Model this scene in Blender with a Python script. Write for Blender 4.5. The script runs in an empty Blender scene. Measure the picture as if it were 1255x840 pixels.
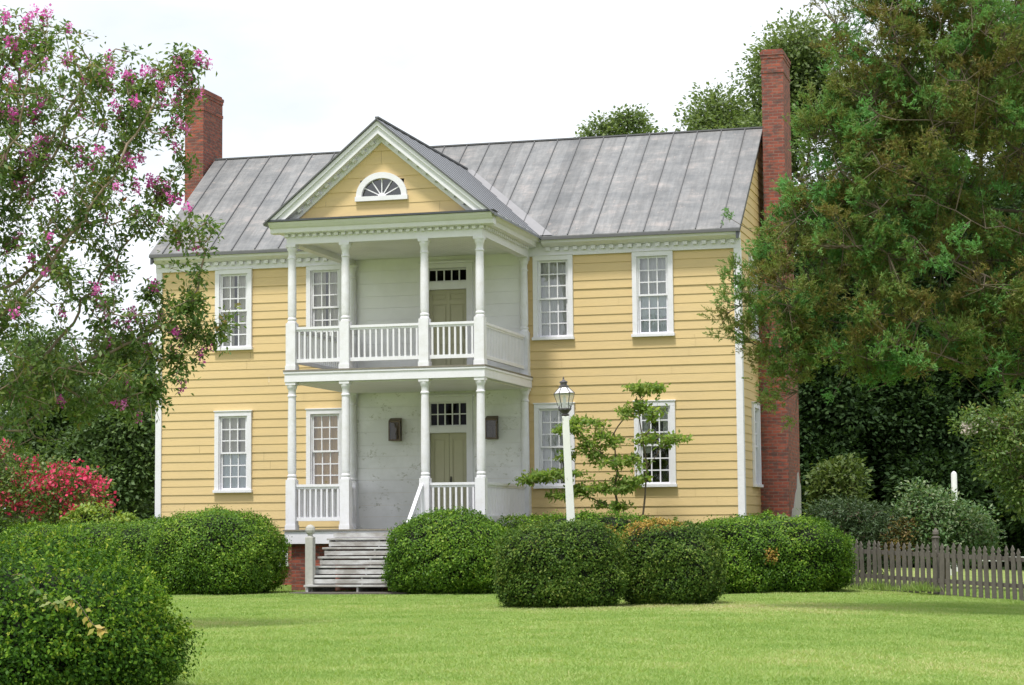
import bpy, math, random
import numpy as np
from mathutils import Matrix, Vector

random.seed(7)
RNG = np.random.default_rng(11)
scene = bpy.context.scene
COL = scene.collection
R_ = math.radians

# ------------------------------------------------------------------ camera
cam_d = bpy.data.cameras.new("camera")
cam = bpy.data.objects.new("camera", cam_d)
COL.objects.link(cam)
yaw, pitch, roll = R_(15.182), R_(5.042), R_(-0.501)
fwd = Vector((-math.sin(yaw), math.cos(yaw), 0))
rgt = Vector((math.cos(yaw), math.sin(yaw), 0))
F = fwd * math.cos(pitch) + Vector((0, 0, math.sin(pitch)))
U = Vector((0, 0, math.cos(pitch))) - fwd * math.sin(pitch)
R3 = rgt * math.cos(roll) + U * math.sin(roll)
U3 = U * math.cos(roll) - rgt * math.sin(roll)
m = Matrix((R3, U3, -F)).transposed().to_4x4()
m.translation = Vector((14.32, -46.16, 1.40))
cam.matrix_world = m
cam_d.sensor_width = 36.0
cam_d.lens = 2531.5 / 1255 * 36.0
cam_d.clip_start = 0.5
cam_d.clip_end = 6000
scene.camera = cam

# ------------------------------------------------------------------ light
SUN_EL, SUN_AZ = R_(66), R_(188)          # azimuth measured clockwise from +Y; sun stands in front and to the left
to_sun = Vector((math.sin(SUN_AZ) * math.cos(SUN_EL), math.cos(SUN_AZ) * math.cos(SUN_EL), math.sin(SUN_EL)))
sd = bpy.data.lights.new("sun", 'SUN')
sd.energy = 3.9
sd.angle = R_(9)
sd.color = (1.0, 0.965, 0.91)
sun = bpy.data.objects.new("sun", sd)
sun.rotation_euler = to_sun.to_track_quat('Z', 'Y').to_euler()
COL.objects.link(sun)

world = bpy.data.worlds.new("World")
scene.world = world
world.use_nodes = True
nt = world.node_tree
nt.nodes.clear()
wo = nt.nodes.new('ShaderNodeOutputWorld')
bg = nt.nodes.new('ShaderNodeBackground')
bg.inputs['Strength'].default_value = 0.1
sky = nt.nodes.new('ShaderNodeTexSky')
sky.sky_type = 'NISHITA'
sky.sun_disc = False
sky.sun_elevation = SUN_EL
sky.sun_rotation = SUN_AZ
sky.air_density = 1.3
sky.dust_density = 2.5
tc = nt.nodes.new('ShaderNodeTexCoord')
mp = nt.nodes.new('ShaderNodeMapping')
mp.inputs['Scale'].default_value = (1, 1, 2.2)
mp.inputs['Location'].default_value = (3.1, 0.4, 0.7)
nz = nt.nodes.new('ShaderNodeTexNoise')
nz.inputs['Scale'].default_value = 3.2
nz.inputs['Detail'].default_value = 7
nz.inputs['Roughness'].default_value = 0.55
rp = nt.nodes.new('ShaderNodeValToRGB')
rp.color_ramp.elements[0].position = 0.28
rp.color_ramp.elements[0].color = (0.70, 0.70, 0.70, 1)
rp.color_ramp.elements[1].position = 0.47
rp.color_ramp.elements[1].color = (1, 1, 1, 1)
mx = nt.nodes.new('ShaderNodeMix')
mx.data_type = 'RGBA'
mx.inputs[7].default_value = (10.4, 10.9, 11.6, 1)
nt.links.new(tc.outputs['Generated'], mp.inputs[0])
nt.links.new(mp.outputs[0], nz.inputs['Vector'])
nt.links.new(nz.outputs[0], rp.inputs[0])
nt.links.new(rp.outputs[0], mx.inputs[0])
nt.links.new(sky.outputs[0], mx.inputs[6])
nt.links.new(mx.outputs[2], bg.inputs['Color'])
nt.links.new(bg.outputs[0], wo.inputs['Surface'])

vs = scene.view_settings
vs.view_transform = 'Standard'
vs.look = 'None'
vs.exposure = 0.14
vs.gamma = 1.0
vs.use_curve_mapping = False
cy = scene.cycles
cy.max_bounces = 8
cy.diffuse_bounces = 4
cy.glossy_bounces = 3
cy.transmission_bounces = 4
cy.transparent_max_bounces = 8
cy.use_denoising = True

# ------------------------------------------------------------------ materials
def new_mat(name):
    mt = bpy.data.materials.new(name)
    mt.use_nodes = True
    t = mt.node_tree
    b = t.nodes['Principled BSDF']
    return mt, t, b

def N(t, kind, **kw):
    n = t.nodes.new(kind)
    for k, v in kw.items():
        n.inputs[k].default_value = v
    return n

def ramp(t, stops, src=None):
    n = t.nodes.new('ShaderNodeValToRGB')
    cr = n.color_ramp
    while len(cr.elements) > 1:
        cr.elements.remove(cr.elements[-1])
    for i, (p, c) in enumerate(stops):
        e = cr.elements[0] if i == 0 else cr.elements.new(p)
        e.position = p
        e.color = (c[0], c[1], c[2], 1)
    if src is not None:
        t.links.new(src, n.inputs[0])
    return n

def objnoise(t, scale, detail=4, rough=0.55, sc=(1, 1, 1), seed=0.0):
    c = t.nodes.new('ShaderNodeTexCoord')
    mpn = t.nodes.new('ShaderNodeMapping')
    mpn.inputs['Scale'].default_value = sc
    mpn.inputs['Location'].default_value = (seed, seed * 1.7, seed * 0.3)
    n = N(t, 'ShaderNodeTexNoise', Scale=scale, Detail=detail, Roughness=rough)
    t.links.new(c.outputs['Object'], mpn.inputs[0])
    t.links.new(mpn.outputs[0], n.inputs['Vector'])
    return n

def mixc(t, fac, a, b, mode='MIX'):
    n = t.nodes.new('ShaderNodeMix')
    n.data_type = 'RGBA'
    n.blend_type = mode
    for sock, v in ((0, fac), (6, a), (7, b)):
        if isinstance(v, (int, float)):
            n.inputs[sock].default_value = v
        elif isinstance(v, tuple):
            n.inputs[sock].default_value = (v[0], v[1], v[2], 1)
        else:
            t.links.new(v, n.inputs[sock])
    return n.outputs[2]

def bump(t, b, src, dist=0.01, strength=0.5):
    n = N(t, 'ShaderNodeBump', Strength=strength, Distance=dist)
    t.links.new(src, n.inputs['Height'])
    t.links.new(n.outputs[0], b.inputs['Normal'])

def paint(name, col, dirt, scale=3.0, amount=0.35, sc=(1, 1, 1), rough=0.55, lo=0.45, hi=0.75):
    mt, t, b = new_mat(name)
    n = objnoise(t, scale, 6, 0.65, sc)
    r = ramp(t, [(lo, (0, 0, 0)), (hi, (amount,) * 3)], n.outputs[0])
    n2 = objnoise(t, scale * 9, 3, 0.6, sc, 3.3)
    base = mixc(t, n2.outputs[0], tuple(c * 0.93 for c in col), tuple(min(1, c * 1.05) for c in col))
    c = mixc(t, r.outputs[0], base, dirt)
    t.links.new(c, b.inputs['Base Color'])
    b.inputs['Roughness'].default_value = rough
    bump(t, b, n2.outputs[0], 0.004, 0.4)
    return mt

M = {}
M['yellow'] = paint('yellow_paint', (0.64, 0.472, 0.232), (0.50, 0.39, 0.22), 2.2, 0.4, (0.35, 1, 2.2))
M['white'] = paint('white_paint', (0.735, 0.725, 0.775), (0.50, 0.51, 0.47), 3.0, 0.4)
M['trim'] = paint('trim_paint', (0.735, 0.725, 0.775), (0.55, 0.55, 0.52), 4.0, 0.3)
M['column'] = paint('column_paint', (0.735, 0.725, 0.775), (0.52, 0.50, 0.46), 5.0, 0.45)

def peeling(name, cover, lowc):
    mt, t, b = new_mat(name)
    n = objnoise(t, 1.6, 7, 0.68, (1, 1, 1.6), 1.1)
    n2 = objnoise(t, 16, 6, 0.75, (0.9, 1, 1.3), 4.0)
    add = t.nodes.new('ShaderNodeMath'); add.operation = 'MULTIPLY'
    t.links.new(n.outputs[0], add.inputs[0]); t.links.new(n2.outputs[0], add.inputs[1])
    r = ramp(t, [(cover, (0, 0, 0)), (cover + 0.06, (1, 1, 1))], add.outputs[0])
    n3 = objnoise(t, 0.9, 4, 0.6, (1, 1, 1), 9)
    base = mixc(t, ramp(t, [(0.42, (0, 0, 0)), (0.62, (1, 1, 1))], n3.outputs[0]).outputs[0], (0.82, 0.815, 0.84), lowc)
    c = mixc(t, r.outputs[0], base, (0.46, 0.46, 0.42))
    t.links.new(c, b.inputs['Base Color'])
    b.inputs['Roughness'].default_value = 0.6
    return mt
M['peel_low'] = peeling('peeling_white_boards', 0.305, (0.68, 0.68, 0.685))
M['peel_high'] = peeling('white_boards', 0.40, (0.75, 0.745, 0.765))

def brickmat():
    mt, t, b = new_mat('red_brick')
    g = t.nodes.new('ShaderNodeTexCoord')
    s = t.nodes.new('ShaderNodeSeparateXYZ')
    t.links.new(g.outputs['Object'], s.inputs[0])
    a = t.nodes.new('ShaderNodeMath'); a.operation = 'ADD'
    t.links.new(s.outputs[0], a.inputs[0]); t.links.new(s.outputs[1], a.inputs[1])
    c = t.nodes.new('ShaderNodeCombineXYZ')
    t.links.new(a.outputs[0], c.inputs[0]); t.links.new(s.outputs[2], c.inputs[1])
    br = N(t, 'ShaderNodeTexBrick', Scale=1.0)
    br.inputs['Brick Width'].default_value = 0.22
    br.inputs['Row Height'].default_value = 0.076
    br.inputs['Mortar Size'].default_value = 0.009
    br.inputs['Color1'].default_value = (0.35, 0.085, 0.05, 1)
    br.inputs['Color2'].default_value = (0.17, 0.045, 0.032, 1)
    br.inputs['Mortar'].default_value = (0.22, 0.13, 0.105, 1)
    t.links.new(c.outputs[0], br.inputs['Vector'])
    n = objnoise(t, 6, 5, 0.65, (1, 1, 2.4), 2)
    r = ramp(t, [(0.46, (0, 0, 0)), (0.64, (0.8,) * 3)], n.outputs[0])
    col = mixc(t, r.outputs[0], br.outputs['Color'], (0.07, 0.055, 0.05))
    n2 = objnoise(t, 2.5, 4, 0.6, (1, 1, 1), 7)
    r2 = ramp(t, [(0.6, (0, 0, 0)), (0.8, (0.5,) * 3)], n2.outputs[0])
    col = mixc(t, r2.outputs[0], col, (0.30, 0.15, 0.085))
    t.links.new(col, b.inputs['Base Color'])
    b.inputs['Roughness'].default_value = 0.85
    bump(t, b, br.outputs['Fac'], -0.012, 0.7)
    return mt
M['brick'] = brickmat()

def plain(name, col, rough=0.6, metal=0.0, var=0.15, scale=8):
    mt, t, b = new_mat(name)
    n = objnoise(t, scale, 4, 0.6)
    c = mixc(t, n.outputs[0], tuple(x * (1 - var) for x in col), tuple(min(1, x * (1 + var)) for x in col))
    t.links.new(c, b.inputs['Base Color'])
    b.inputs['Roughness'].default_value = rough
    b.inputs['Metallic'].default_value = metal
    return mt
M['stucco'] = plain('grey_render', (0.36, 0.34, 0.33), 0.9, 0, 0.25, 5)
M['olive'] = plain('olive_door_paint', (0.42, 0.40, 0.27), 0.5, 0, 0.06)
M['iron'] = plain('dark_iron', (0.035, 0.033, 0.032), 0.45, 0.6)
M['dark_metal'] = plain('dark_flashing', (0.07, 0.075, 0.085), 0.5, 0.3)
M['tarnish'] = plain('tarnished_copper', (0.12, 0.085, 0.062), 0.5, 0.4)
M['silver'] = plain('pale_metal', (0.72, 0.70, 0.72), 0.4, 0.2)
M['edge_wood'] = plain('worn_floor_edge', (0.20, 0.18, 0.15), 0.8, 0, 0.4)
M['step_paint'] = paint('worn_step_paint', (0.50, 0.50, 0.50), (0.22, 0.20, 0.175), 4.0, 0.8, (0.4, 1, 1), 0.7, 0.40, 0.58)
M['grey_wood'] = plain('weathered_wood', (0.118, 0.104, 0.090), 0.9, 0, 0.45, 12)
M['newel_wood'] = plain('weathered_grey_post', (0.42, 0.41, 0.38), 0.9, 0, 0.25, 14)
M['bark'] = plain('bark', (0.13, 0.10, 0.075), 0.9, 0, 0.4, 6)
M['pale_bark'] = plain('pale_bark', (0.27, 0.20, 0.15), 0.8, 0, 0.4, 6)
M['twig'] = plain('twig_bark', (0.11, 0.085, 0.055), 0.9, 0, 0.4, 9)
M['galv'] = plain('white_pole', (0.62, 0.63, 0.63), 0.6)

def roofmat():
    mt, t, b = new_mat('weathered_tin_roof')
    n = objnoise(t, 1.5, 9, 0.74, (0.8, 1.5, 1.5), 2.2)
    r = ramp(t, [(0.38, (0.150, 0.154, 0.160)), (0.54, (0.205, 0.204, 0.205)), (0.65, (0.28, 0.258, 0.25)), (0.74, (0.34, 0.30, 0.285))], n.outputs[0])
    n2 = objnoise(t, 3.2, 6, 0.75, (2.6, 0.35, 0.35), 5)
    r2 = ramp(t, [(0.35, (0.80,) * 3), (0.65, (1.12,) * 3)], n2.outputs[0])
    c = mixc(t, 1.0, r.outputs[0], r2.outputs[0], 'MULTIPLY')
    nr_ = objnoise(t, 5.5, 6, 0.8, (1.0, 0.8, 0.8), 12)
    rr_ = ramp(t, [(0.60, (0, 0, 0)), (0.68, (0.55,) * 3)], nr_.outputs[0])
    c = mixc(t, rr_.outputs[0], c, (0.40, 0.33, 0.30))
    nr2 = objnoise(t, 7, 5, 0.7, (1.6, 0.25, 0.25), 17)
    rr2 = ramp(t, [(0.62, (0, 0, 0)), (0.72, (0.5,) * 3)], nr2.outputs[0])
    c = mixc(t, rr2.outputs[0], c, (0.15, 0.145, 0.14))
    # each tin sheet weathers a little differently
    g = t.nodes.new('ShaderNodeTexCoord')
    s = t.nodes.new('ShaderNodeSeparateXYZ'); t.links.new(g.outputs['Object'], s.inputs[0])
    d = t.nodes.new('ShaderNodeMath'); d.operation = 'DIVIDE'; d.inputs[1].default_value = 0.6
    t.links.new(s.outputs[0], d.inputs[0])
    fl = t.nodes.new('ShaderNodeMath'); fl.operation = 'FLOOR'; t.links.new(d.outputs[0], fl.inputs[0])
    wn = t.nodes.new('ShaderNodeTexWhiteNoise'); wn.noise_dimensions = '1D'; t.links.new(fl.outputs[0], wn.inputs['W'])
    r3 = ramp(t, [(0, (0.86,) * 3), (1, (1.12,) * 3)], wn.outputs['Value'])
    c = mixc(t, 1.0, c, r3.outputs[0], 'MULTIPLY')
    t.links.new(c, b.inputs['Base Color'])
    b.inputs['Roughness'].default_value = 0.6
    b.inputs['Metallic'].default_value = 0.15
    bump(t, b, n2.outputs[0], 0.01, 0.3)
    return mt
M['roof'] = roofmat()
M['roof_dark'] = plain('dark_tin', (0.21, 0.22, 0.245), 0.5, 0.15, 0.15, 3)
M['seam'] = plain('roof_seam', (0.12, 0.12, 0.125), 0.6, 0.2)

def glassmat(name, tint=(0.95, 0.97, 0.97), refl=0.06):
    mt = bpy.data.materials.new(name); mt.use_nodes = True
    t = mt.node_tree; t.nodes.clear()
    o = t.nodes.new('ShaderNodeOutputMaterial')
    tr = t.nodes.new('ShaderNodeBsdfTransparent'); tr.inputs[0].default_value = (*tint, 1)
    gl = t.nodes.new('ShaderNodeBsdfGlossy'); gl.inputs['Roughness'].default_value = 0.03
    fr = t.nodes.new('ShaderNodeFresnel'); fr.inputs[0].default_value = 1.5
    ad = t.nodes.new('ShaderNodeMath'); ad.inputs[1].default_value = refl
    t.links.new(fr.outputs[0], ad.inputs[0])
    g = t.nodes.new('ShaderNodeTexCoord')
    n = N(t, 'ShaderNodeTexNoise', Scale=2.5, Detail=2)
    t.links.new(g.outputs['Object'], n.inputs['Vector'])
    bp = N(t, 'ShaderNodeBump', Strength=0.25, Distance=0.02); t.links.new(n.outputs[0], bp.inputs['Height'])
    t.links.new(bp.outputs[0], gl.inputs['Normal'])
    mxs = t.nodes.new('ShaderNodeMixShader')
    t.links.new(ad.outputs[0], mxs.inputs[0]); t.links.new(tr.outputs[0], mxs.inputs[1]); t.links.new(gl.outputs[0], mxs.inputs[2])
    t.links.new(mxs.outputs[0], o.inputs[0])
    return mt
M['glass'] = glassmat('window_glass', (0.96, 0.98, 0.98), 0.10)
M['dusty_glass'] = glassmat('dusty_glass', (0.80, 0.78, 0.74), 0.0)
M['dark_transom_glass'] = glassmat('dark_transom_glass', (0.45, 0.42, 0.40), -0.03)  # darkened tint, sky reflection taken out so transom panes look black
def frosted():
    mt = bpy.data.materials.new('frosted_lantern_glass'); mt.use_nodes = True
    t = mt.node_tree; t.nodes.clear()
    o = t.nodes.new('ShaderNodeOutputMaterial')
    tr = t.nodes.new('ShaderNodeBsdfTransparent'); df = t.nodes.new('ShaderNodeBsdfDiffuse'); df.inputs[0].default_value = (.85, .85, .88, 1)
    a = t.nodes.new('ShaderNodeMixShader'); a.inputs[0].default_value = .38
    t.links.new(tr.outputs[0], a.inputs[1]); t.links.new(df.outputs[0], a.inputs[2]); t.links.new(a.outputs[0], o.inputs[0])
    return mt
M['lamp_glass'] = frosted()

def cloth(name, col):
    mt, t, b = new_mat(name)
    n = objnoise(t, 5, 3, 0.5, (6, 1, 0.5))
    c = mixc(t, n.outputs[0], tuple(x * 0.85 for x in col), col)
    t.links.new(c, b.inputs['Base Color'])
    b.inputs['Roughness'].default_value = 0.9
    return mt
M['curtain'] = cloth('pale_curtain', (0.86, 0.85, 0.86))
M['pane_reflection_blue'] = cloth('bluish_pane_reflection', (0.72, 0.76, 0.84))  # bluish reflection in the panes, put into a sheet's colour
M['curtain_warm'] = cloth('warm_grey_curtain', (0.72, 0.66, 0.60))
M['curtain_grey'] = cloth('greyed_curtain', (0.66, 0.65, 0.68))
M['pane_reflection_tan'] = cloth('tan_pane_reflection', (0.86, 0.56, 0.27))  # warm reflection in the panes, put into a sheet's colour
M['interior'] = plain('unlit_room_black', (0.03, 0.028, 0.026), 0.9)  # near-black, so rooms and attic look unlit whatever light gets in

def leafmat(name, stops, trans=0.3, rough=0.5, spec=0.35, tmul=(1.25, 1.3, 0.7)):
    mt = bpy.data.materials.new(name); mt.use_nodes = True
    t = mt.node_tree
    b = t.nodes['Principled BSDF']
    o = t.nodes['Material Output']
    at = t.nodes.new('ShaderNodeAttribute'); at.attribute_name = 'tint'
    r = ramp(t, stops, at.outputs['Fac'])
    t.links.new(r.outputs[0], b.inputs['Base Color'])
    b.inputs['Roughness'].default_value = rough
    b.inputs['Specular IOR Level'].default_value = spec
    tl = t.nodes.new('ShaderNodeBsdfTranslucent')
    tcx = mixc(t, 1.0, r.outputs[0], tmul, 'MULTIPLY')
    t.links.new(tcx, tl.inputs[0])
    mxs = t.nodes.new('ShaderNodeMixShader'); mxs.inputs[0].default_value = trans
    t.links.new(b.outputs[0], mxs.inputs[1]); t.links.new(tl.outputs[0], mxs.inputs[2])
    t.links.new(mxs.outputs[0], o.inputs[0])
    return mt

# ------------------------------------------------------------------ mesh helpers
def link(name, me, mats, parent=None, smooth=False):
    for mt in (mats if isinstance(mats, (list, tuple)) else [mats]):
        me.materials.append(mt)
    o = bpy.data.objects.new(name, me)
    COL.objects.link(o)
    if parent is not None:
        o.parent = parent
    if smooth:
        me.polygons.foreach_set('use_smooth', np.ones(len(me.polygons), bool))
    return o

class MB:
    """collects solids into ONE mesh"""
    def __init__(s, mat=None):
        s.v, s.f, s.mi, s.M, s.cur = [], [], [], mat, 0
    def add(s, verts, faces):
        n = len(s.v)
        for p in verts:
            p = Vector(p)
            s.v.append(tuple(s.M @ p) if s.M else tuple(p))
        for f in faces:
            s.f.append([i + n for i in f]); s.mi.append(s.cur)
    def box(s, x0, x1, y0, y1, z0, z1):
        s.add([(x0, y0, z0), (x1, y0, z0), (x1, y1, z0), (x0, y1, z0), (x0, y0, z1), (x1, y0, z1), (x1, y1, z1), (x0, y1, z1)],
              [(0, 3, 2, 1), (4, 5, 6, 7), (0, 1, 5, 4), (1, 2, 6, 5), (2, 3, 7, 6), (3, 0, 4, 7)])
    def prism(s, poly, y0, y1):
        """(x, z) outline, counter-clockwise seen from -y, from y0 to y1"""
        n = len(poly)
        s.add([(x, y0, z) for x, z in poly] + [(x, y1, z) for x, z in poly],
              [tuple(range(n)), tuple(range(2 * n - 1, n - 1, -1))] + [(i, i + n, (i + 1) % n + n, (i + 1) % n) for i in range(n)])
    def prism_x(s, poly, x0, x1):
        """(y, z) outline"""
        n = len(poly)
        s.add([(x0, y, z) for y, z in poly] + [(x1, y, z) for y, z in poly],
              [tuple(range(n)), tuple(range(2 * n - 1, n - 1, -1))] + [(i, i + n, (i + 1) % n + n, (i + 1) % n) for i in range(n)])
    def lathe(s, prof, cx, cy_, seg=14, rot=0.0, tilt=(0, 0)):
        vs_, fs = [], []
        for r, z in prof:
            for k in range(seg):
                a = rot + 2 * math.pi * k / seg
                vs_.append((cx + r * math.cos(a) + tilt[0] * z, cy_ + r * math.sin(a) + tilt[1] * z, z))
        for i in range(len(prof) - 1):
            for k in range(seg):
                k2 = (k + 1) % seg
                fs.append((i * seg + k, i * seg + k2, (i + 1) * seg + k2, (i + 1) * seg + k))
        fs.append(tuple(range(seg - 1, -1, -1)))
        fs.append(tuple((len(prof) - 1) * seg + k for k in range(seg)))
        s.add(vs_, fs)
    def bar(s, p0, p1, w, h=None, up=(0, 0, 1)):
        h = h or w
        p0, p1 = Vector(p0), Vector(p1)
        d = (p1 - p0).normalized()
        u = Vector(up)
        a = d.cross(u)
        if a.length < 1e-4:
            a = d.cross(Vector((1, 0, 0)))
        a.normalize(); c = a.cross(d).normalized()
        vs_ = []
        for p in (p0, p1):
            for i, j in ((-1, -1), (1, -1), (1, 1), (-1, 1)):
                vs_.append(p + a * (i * w / 2) + c * (j * h / 2))
        s.add(vs_, [(0, 1, 2, 3), (7, 6, 5, 4), (0, 4, 5, 1), (1, 5, 6, 2), (2, 6, 7, 3), (3, 7, 4, 0)])
    def build(s, name, mat, parent=None, smooth=False, bevel=0.0):
        me = bpy.data.meshes.new(name)
        me.from_pydata(s.v, [], s.f)
        me.polygons.foreach_set('material_index', np.array(s.mi, dtype=np.int32))
        me.update()
        o = link(name, me, mat, parent, smooth)
        if smooth:
            me.set_sharp_from_angle(angle=R_(40))
        if bevel:
            b = o.modifiers.new('bevel', 'BEVEL'); b.width = bevel; b.segments = 2; b.limit_method = 'ANGLE'
        return o

def tag(o, label=None, cat=None, group=None, kind=None):
    if label: o['label'] = label
    if cat: o['category'] = cat
    if group: o['group'] = group
    if kind: o['kind'] = kind
    return o

def empty(name, loc=(0, 0, 0)):
    o = bpy.data.objects.new(name, None)
    o.empty_display_size = 0.3
    o.location = loc
    COL.objects.link(o)
    return o

def copy_tree(o, parent=None):
    c = o.copy(); COL.objects.link(c); c.parent = parent
    for ch in list(o.children):
        copy_tree(ch, c)
    return c

def raw_mesh(name, V, Fq, mats, parent=None, tint=None, smooth=False, nper=4, matidx=None):
    """fast mesh from numpy: V (n,3), Fq (m, nper)"""
    me = bpy.data.meshes.new(name)
    V = np.asarray(V, np.float32); Fq = np.asarray(Fq, np.int32)
    me.vertices.add(len(V)); me.vertices.foreach_set('co', V.ravel())
    me.loops.add(Fq.size); me.loops.foreach_set('vertex_index', Fq.ravel())
    me.polygons.add(len(Fq))
    me.polygons.foreach_set('loop_start', np.arange(0, Fq.size, nper, dtype=np.int32))
    me.polygons.foreach_set('loop_total', np.full(len(Fq), nper, np.int32))
    if matidx is not None:
        me.polygons.foreach_set('material_index', np.asarray(matidx, np.int32))
    me.update(calc_edges=True)
    if tint is not None:
        a = me.attributes.new('tint', 'FLOAT', 'FACE')
        a.data.foreach_set('value', np.asarray(tint, np.float32))
    return link(name, me, mats, parent, smooth)

def unit(a):
    return a / (np.linalg.norm(a, axis=1, keepdims=True) + 1e-9)

def rnd_dirs(n):
    return unit(RNG.normal(size=(n, 3)))

def leaf_quads(P, axis, nrm, length, width):
    """diamond leaves: base point P, long axis, facing nrm; returns V, F"""
    n = len(P)
    axis = unit(axis)
    side = unit(np.cross(axis, nrm))
    up = np.cross(side, axis)
    L = np.asarray(length).reshape(-1, 1) * np.ones((n, 1)); W = np.asarray(width).reshape(-1, 1) * np.ones((n, 1))
    V = np.empty((n, 4, 3), np.float32)
    V[:, 0] = P
    V[:, 1] = P + axis * L * 0.45 + side * W * 0.5 + up * L * 0.06
    V[:, 2] = P + axis * L - up * L * 0.10
    V[:, 3] = P + axis * L * 0.45 - side * W * 0.5 + up * L * 0.06
    return V.reshape(-1, 3), np.arange(4 * n).reshape(-1, 4)

def frustums(P0, P1, R0, R1, sides=6):
    n = len(P0)
    d = unit(P1 - P0)
    ref = np.where(np.abs(d[:, 2:3]) > 0.9, np.array([[1., 0, 0]]), np.array([[0, 0, 1.]]))
    a = unit(np.cross(d, ref)); b = np.cross(d, a)
    V = np.empty((n, 2, sides, 3), np.float32)
    for k in range(sides):
        w = 2 * math.pi * k / sides
        o = a * math.cos(w) + b * math.sin(w)
        V[:, 0, k] = P0 + o * R0[:, None]
        V[:, 1, k] = P1 + o * R1[:, None]
    base = (np.arange(n) * 2 * sides)[:, None]
    Fs = []
    for k in range(sides):
        k2 = (k + 1) % sides
        Fs.append(np.concatenate([base + k, base + k2, base + sides + k2, base + sides + k], 1))
    return V.reshape(-1, 3), np.concatenate(Fs, 0)

def in_ellipsoids(ells, n, shell=0.0):
    """points spread through a union of ellipsoids (cx,cy,cz,rx,ry,rz)"""
    E = np.array([e[:6] for e in ells], float)
    vol = E[:, 3] * E[:, 4] * E[:, 5]
    vol = vol ** .72
    k = RNG.choice(len(E), n, p=vol / vol.sum())
    d = rnd_dirs(n); r = RNG.random(n) ** (1 / 3)
    if shell:
        r = 1 - (1 - r) * (1 - shell)
    return E[k, :3] + d * r[:, None] * E[k, 3:6]

def colonize(starts, attr, step=0.3, kill=0.5, infl=6.0, iters=90):
    """space colonisation: returns nodes, parent index"""
    nodes = [np.array(p, float) for p in starts]
    par = [i - 1 for i in range(len(starts))]
    A = attr.copy()
    D = np.full(len(A), 1e9); I = np.zeros(len(A), int)
    def upd(i0):
        nonlocal D, I
        for i in range(i0, len(nodes)):
            d = np.linalg.norm(A - nodes[i], axis=1)
            mk = d < D
            D = np.where(mk, d, D); I = np.where(mk, i, I)
    upd(0)
    for _ in range(iters):
        if len(A) == 0:
            break
        ok = D < infl
        if not ok.any():
            break
        i0 = len(nodes)
        for i in np.unique(I[ok]):
            v = unit(A[ok & (I == i)] - nodes[i]).mean(0)
            v = v + RNG.normal(size=3) * 0.12
            v /= np.linalg.norm(v) + 1e-9
            q = nodes[i] + v * step
            nodes.append(q); par.append(i)
        upd(i0)
        keep = D > kill
        A, D, I = A[keep], D[keep], I[keep]
        if len(nodes) > 6000:
            break
    return np.array(nodes), np.array(par)

def skeleton(nodes, par, tip=0.008, p=2.3, rmax=1.0):
    r = np.zeros(len(nodes))
    kids = np.zeros(len(nodes), int)
    for i in range(len(nodes) - 1, -1, -1):
        if kids[i] == 0:
            r[i] = tip ** p
        if par[i] >= 0:
            r[par[i]] += r[i]; kids[par[i]] += 1
    r = np.minimum(r ** (1 / p), rmax)
    ch = np.arange(len(nodes))[par >= 0]
    return ch, par[ch], r, kids

def spray(tips, n, sigma, flat=0.7):
    """n leaf points round each tip"""
    P = np.repeat(tips, n, 0)
    o = np.clip(RNG.normal(size=P.shape), -1.7, 1.7) * sigma
    o[:, 2] *= flat
    return P + o, np.repeat(np.arange(len(tips)), n), o

def tree(name, label, base, trunk_top, ells, n_attr, leaves, size, sigma, mat, bark, group=None, step=0.5, kill=0.8,
         tip=0.02, rmax=0.5, cat='tree', shell=0.25, aspect=0.5, flat=0.7, starts=None, crown_name='crown', droop=0.0, radial=0.5, clumps=None, along=0.0):
    base = np.array(base, float)
    if starts is None:
        k = max(3, int(np.linalg.norm(np.array(trunk_top) - base) / step))
        starts = [base + (np.array(trunk_top) - base) * i / k + np.array([math.sin(i * 1.3) * .05, math.cos(i * 1.7) * .05, 0]) * step for i in range(k + 1)]
    attr = in_ellipsoids(ells, n_attr, shell)
    attr = attr[attr[:, 2] > 0.3]
    nodes, par = colonize(starts, attr, step, kill, infl=40, iters=140)
    ch, pa, r, kids = skeleton(nodes, par, tip, 2.3, rmax)
    root = empty(name, tuple(base)); tag(root, label, cat, group)
    TV, TF = frustums(nodes[pa] - base, nodes[ch] - base, np.minimum(r[pa], r[ch] * 1.6), r[ch], 7)
    tips = in_ellipsoids(ells, clumps or n_attr * 2, shell)
    tips = tips[tips[:, 2] > .25]
    near = np.array([np.argmin(((nodes - q) ** 2).sum(1)) for q in tips])
    n0 = nodes[near]
    V, Fq = frustums(n0 - base, tips - base + 1e-4, np.minimum(r[near], tip * .9), np.full(len(tips), tip * .35), 5)
    raw_mesh('trunk', np.concatenate([TV, V]), np.concatenate([TF, Fq + len(TV)]), bark, root, smooth=True)
    P, ci, off = spray(tips, leaves, sigma, flat)
    n = len(P)
    if along:
        tw = np.repeat(tips - n0, leaves, 0); tw = unit(tw + 1e-6) * np.clip(np.linalg.norm(tw, axis=1, keepdims=True), .05, along)
        off = off * .45
        P = np.repeat(tips, leaves, 0) - tw * RNG.random((n, 1)) + off
    ax = unit(off + rnd_dirs(n) * sigma + np.array([0, 0, -droop * sigma]))
    nr = unit(rnd_dirs(n) * 0.8 + np.array([0, 0, 0.9]) + unit(off) * radial)
    s = size * RNG.uniform(0.65, 1.3, n)
    V, Fq = leaf_quads(P - base, ax, nr, s, s * aspect)
    ctint = RNG.beta(2, 2, len(tips))
    tint = np.clip(0.55 * ctint[ci] + 0.45 * RNG.random(n), 0, 1)
    raw_mesh(crown_name, V, Fq, mat, root, tint)
    return root, nodes, r, kids, tips

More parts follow.
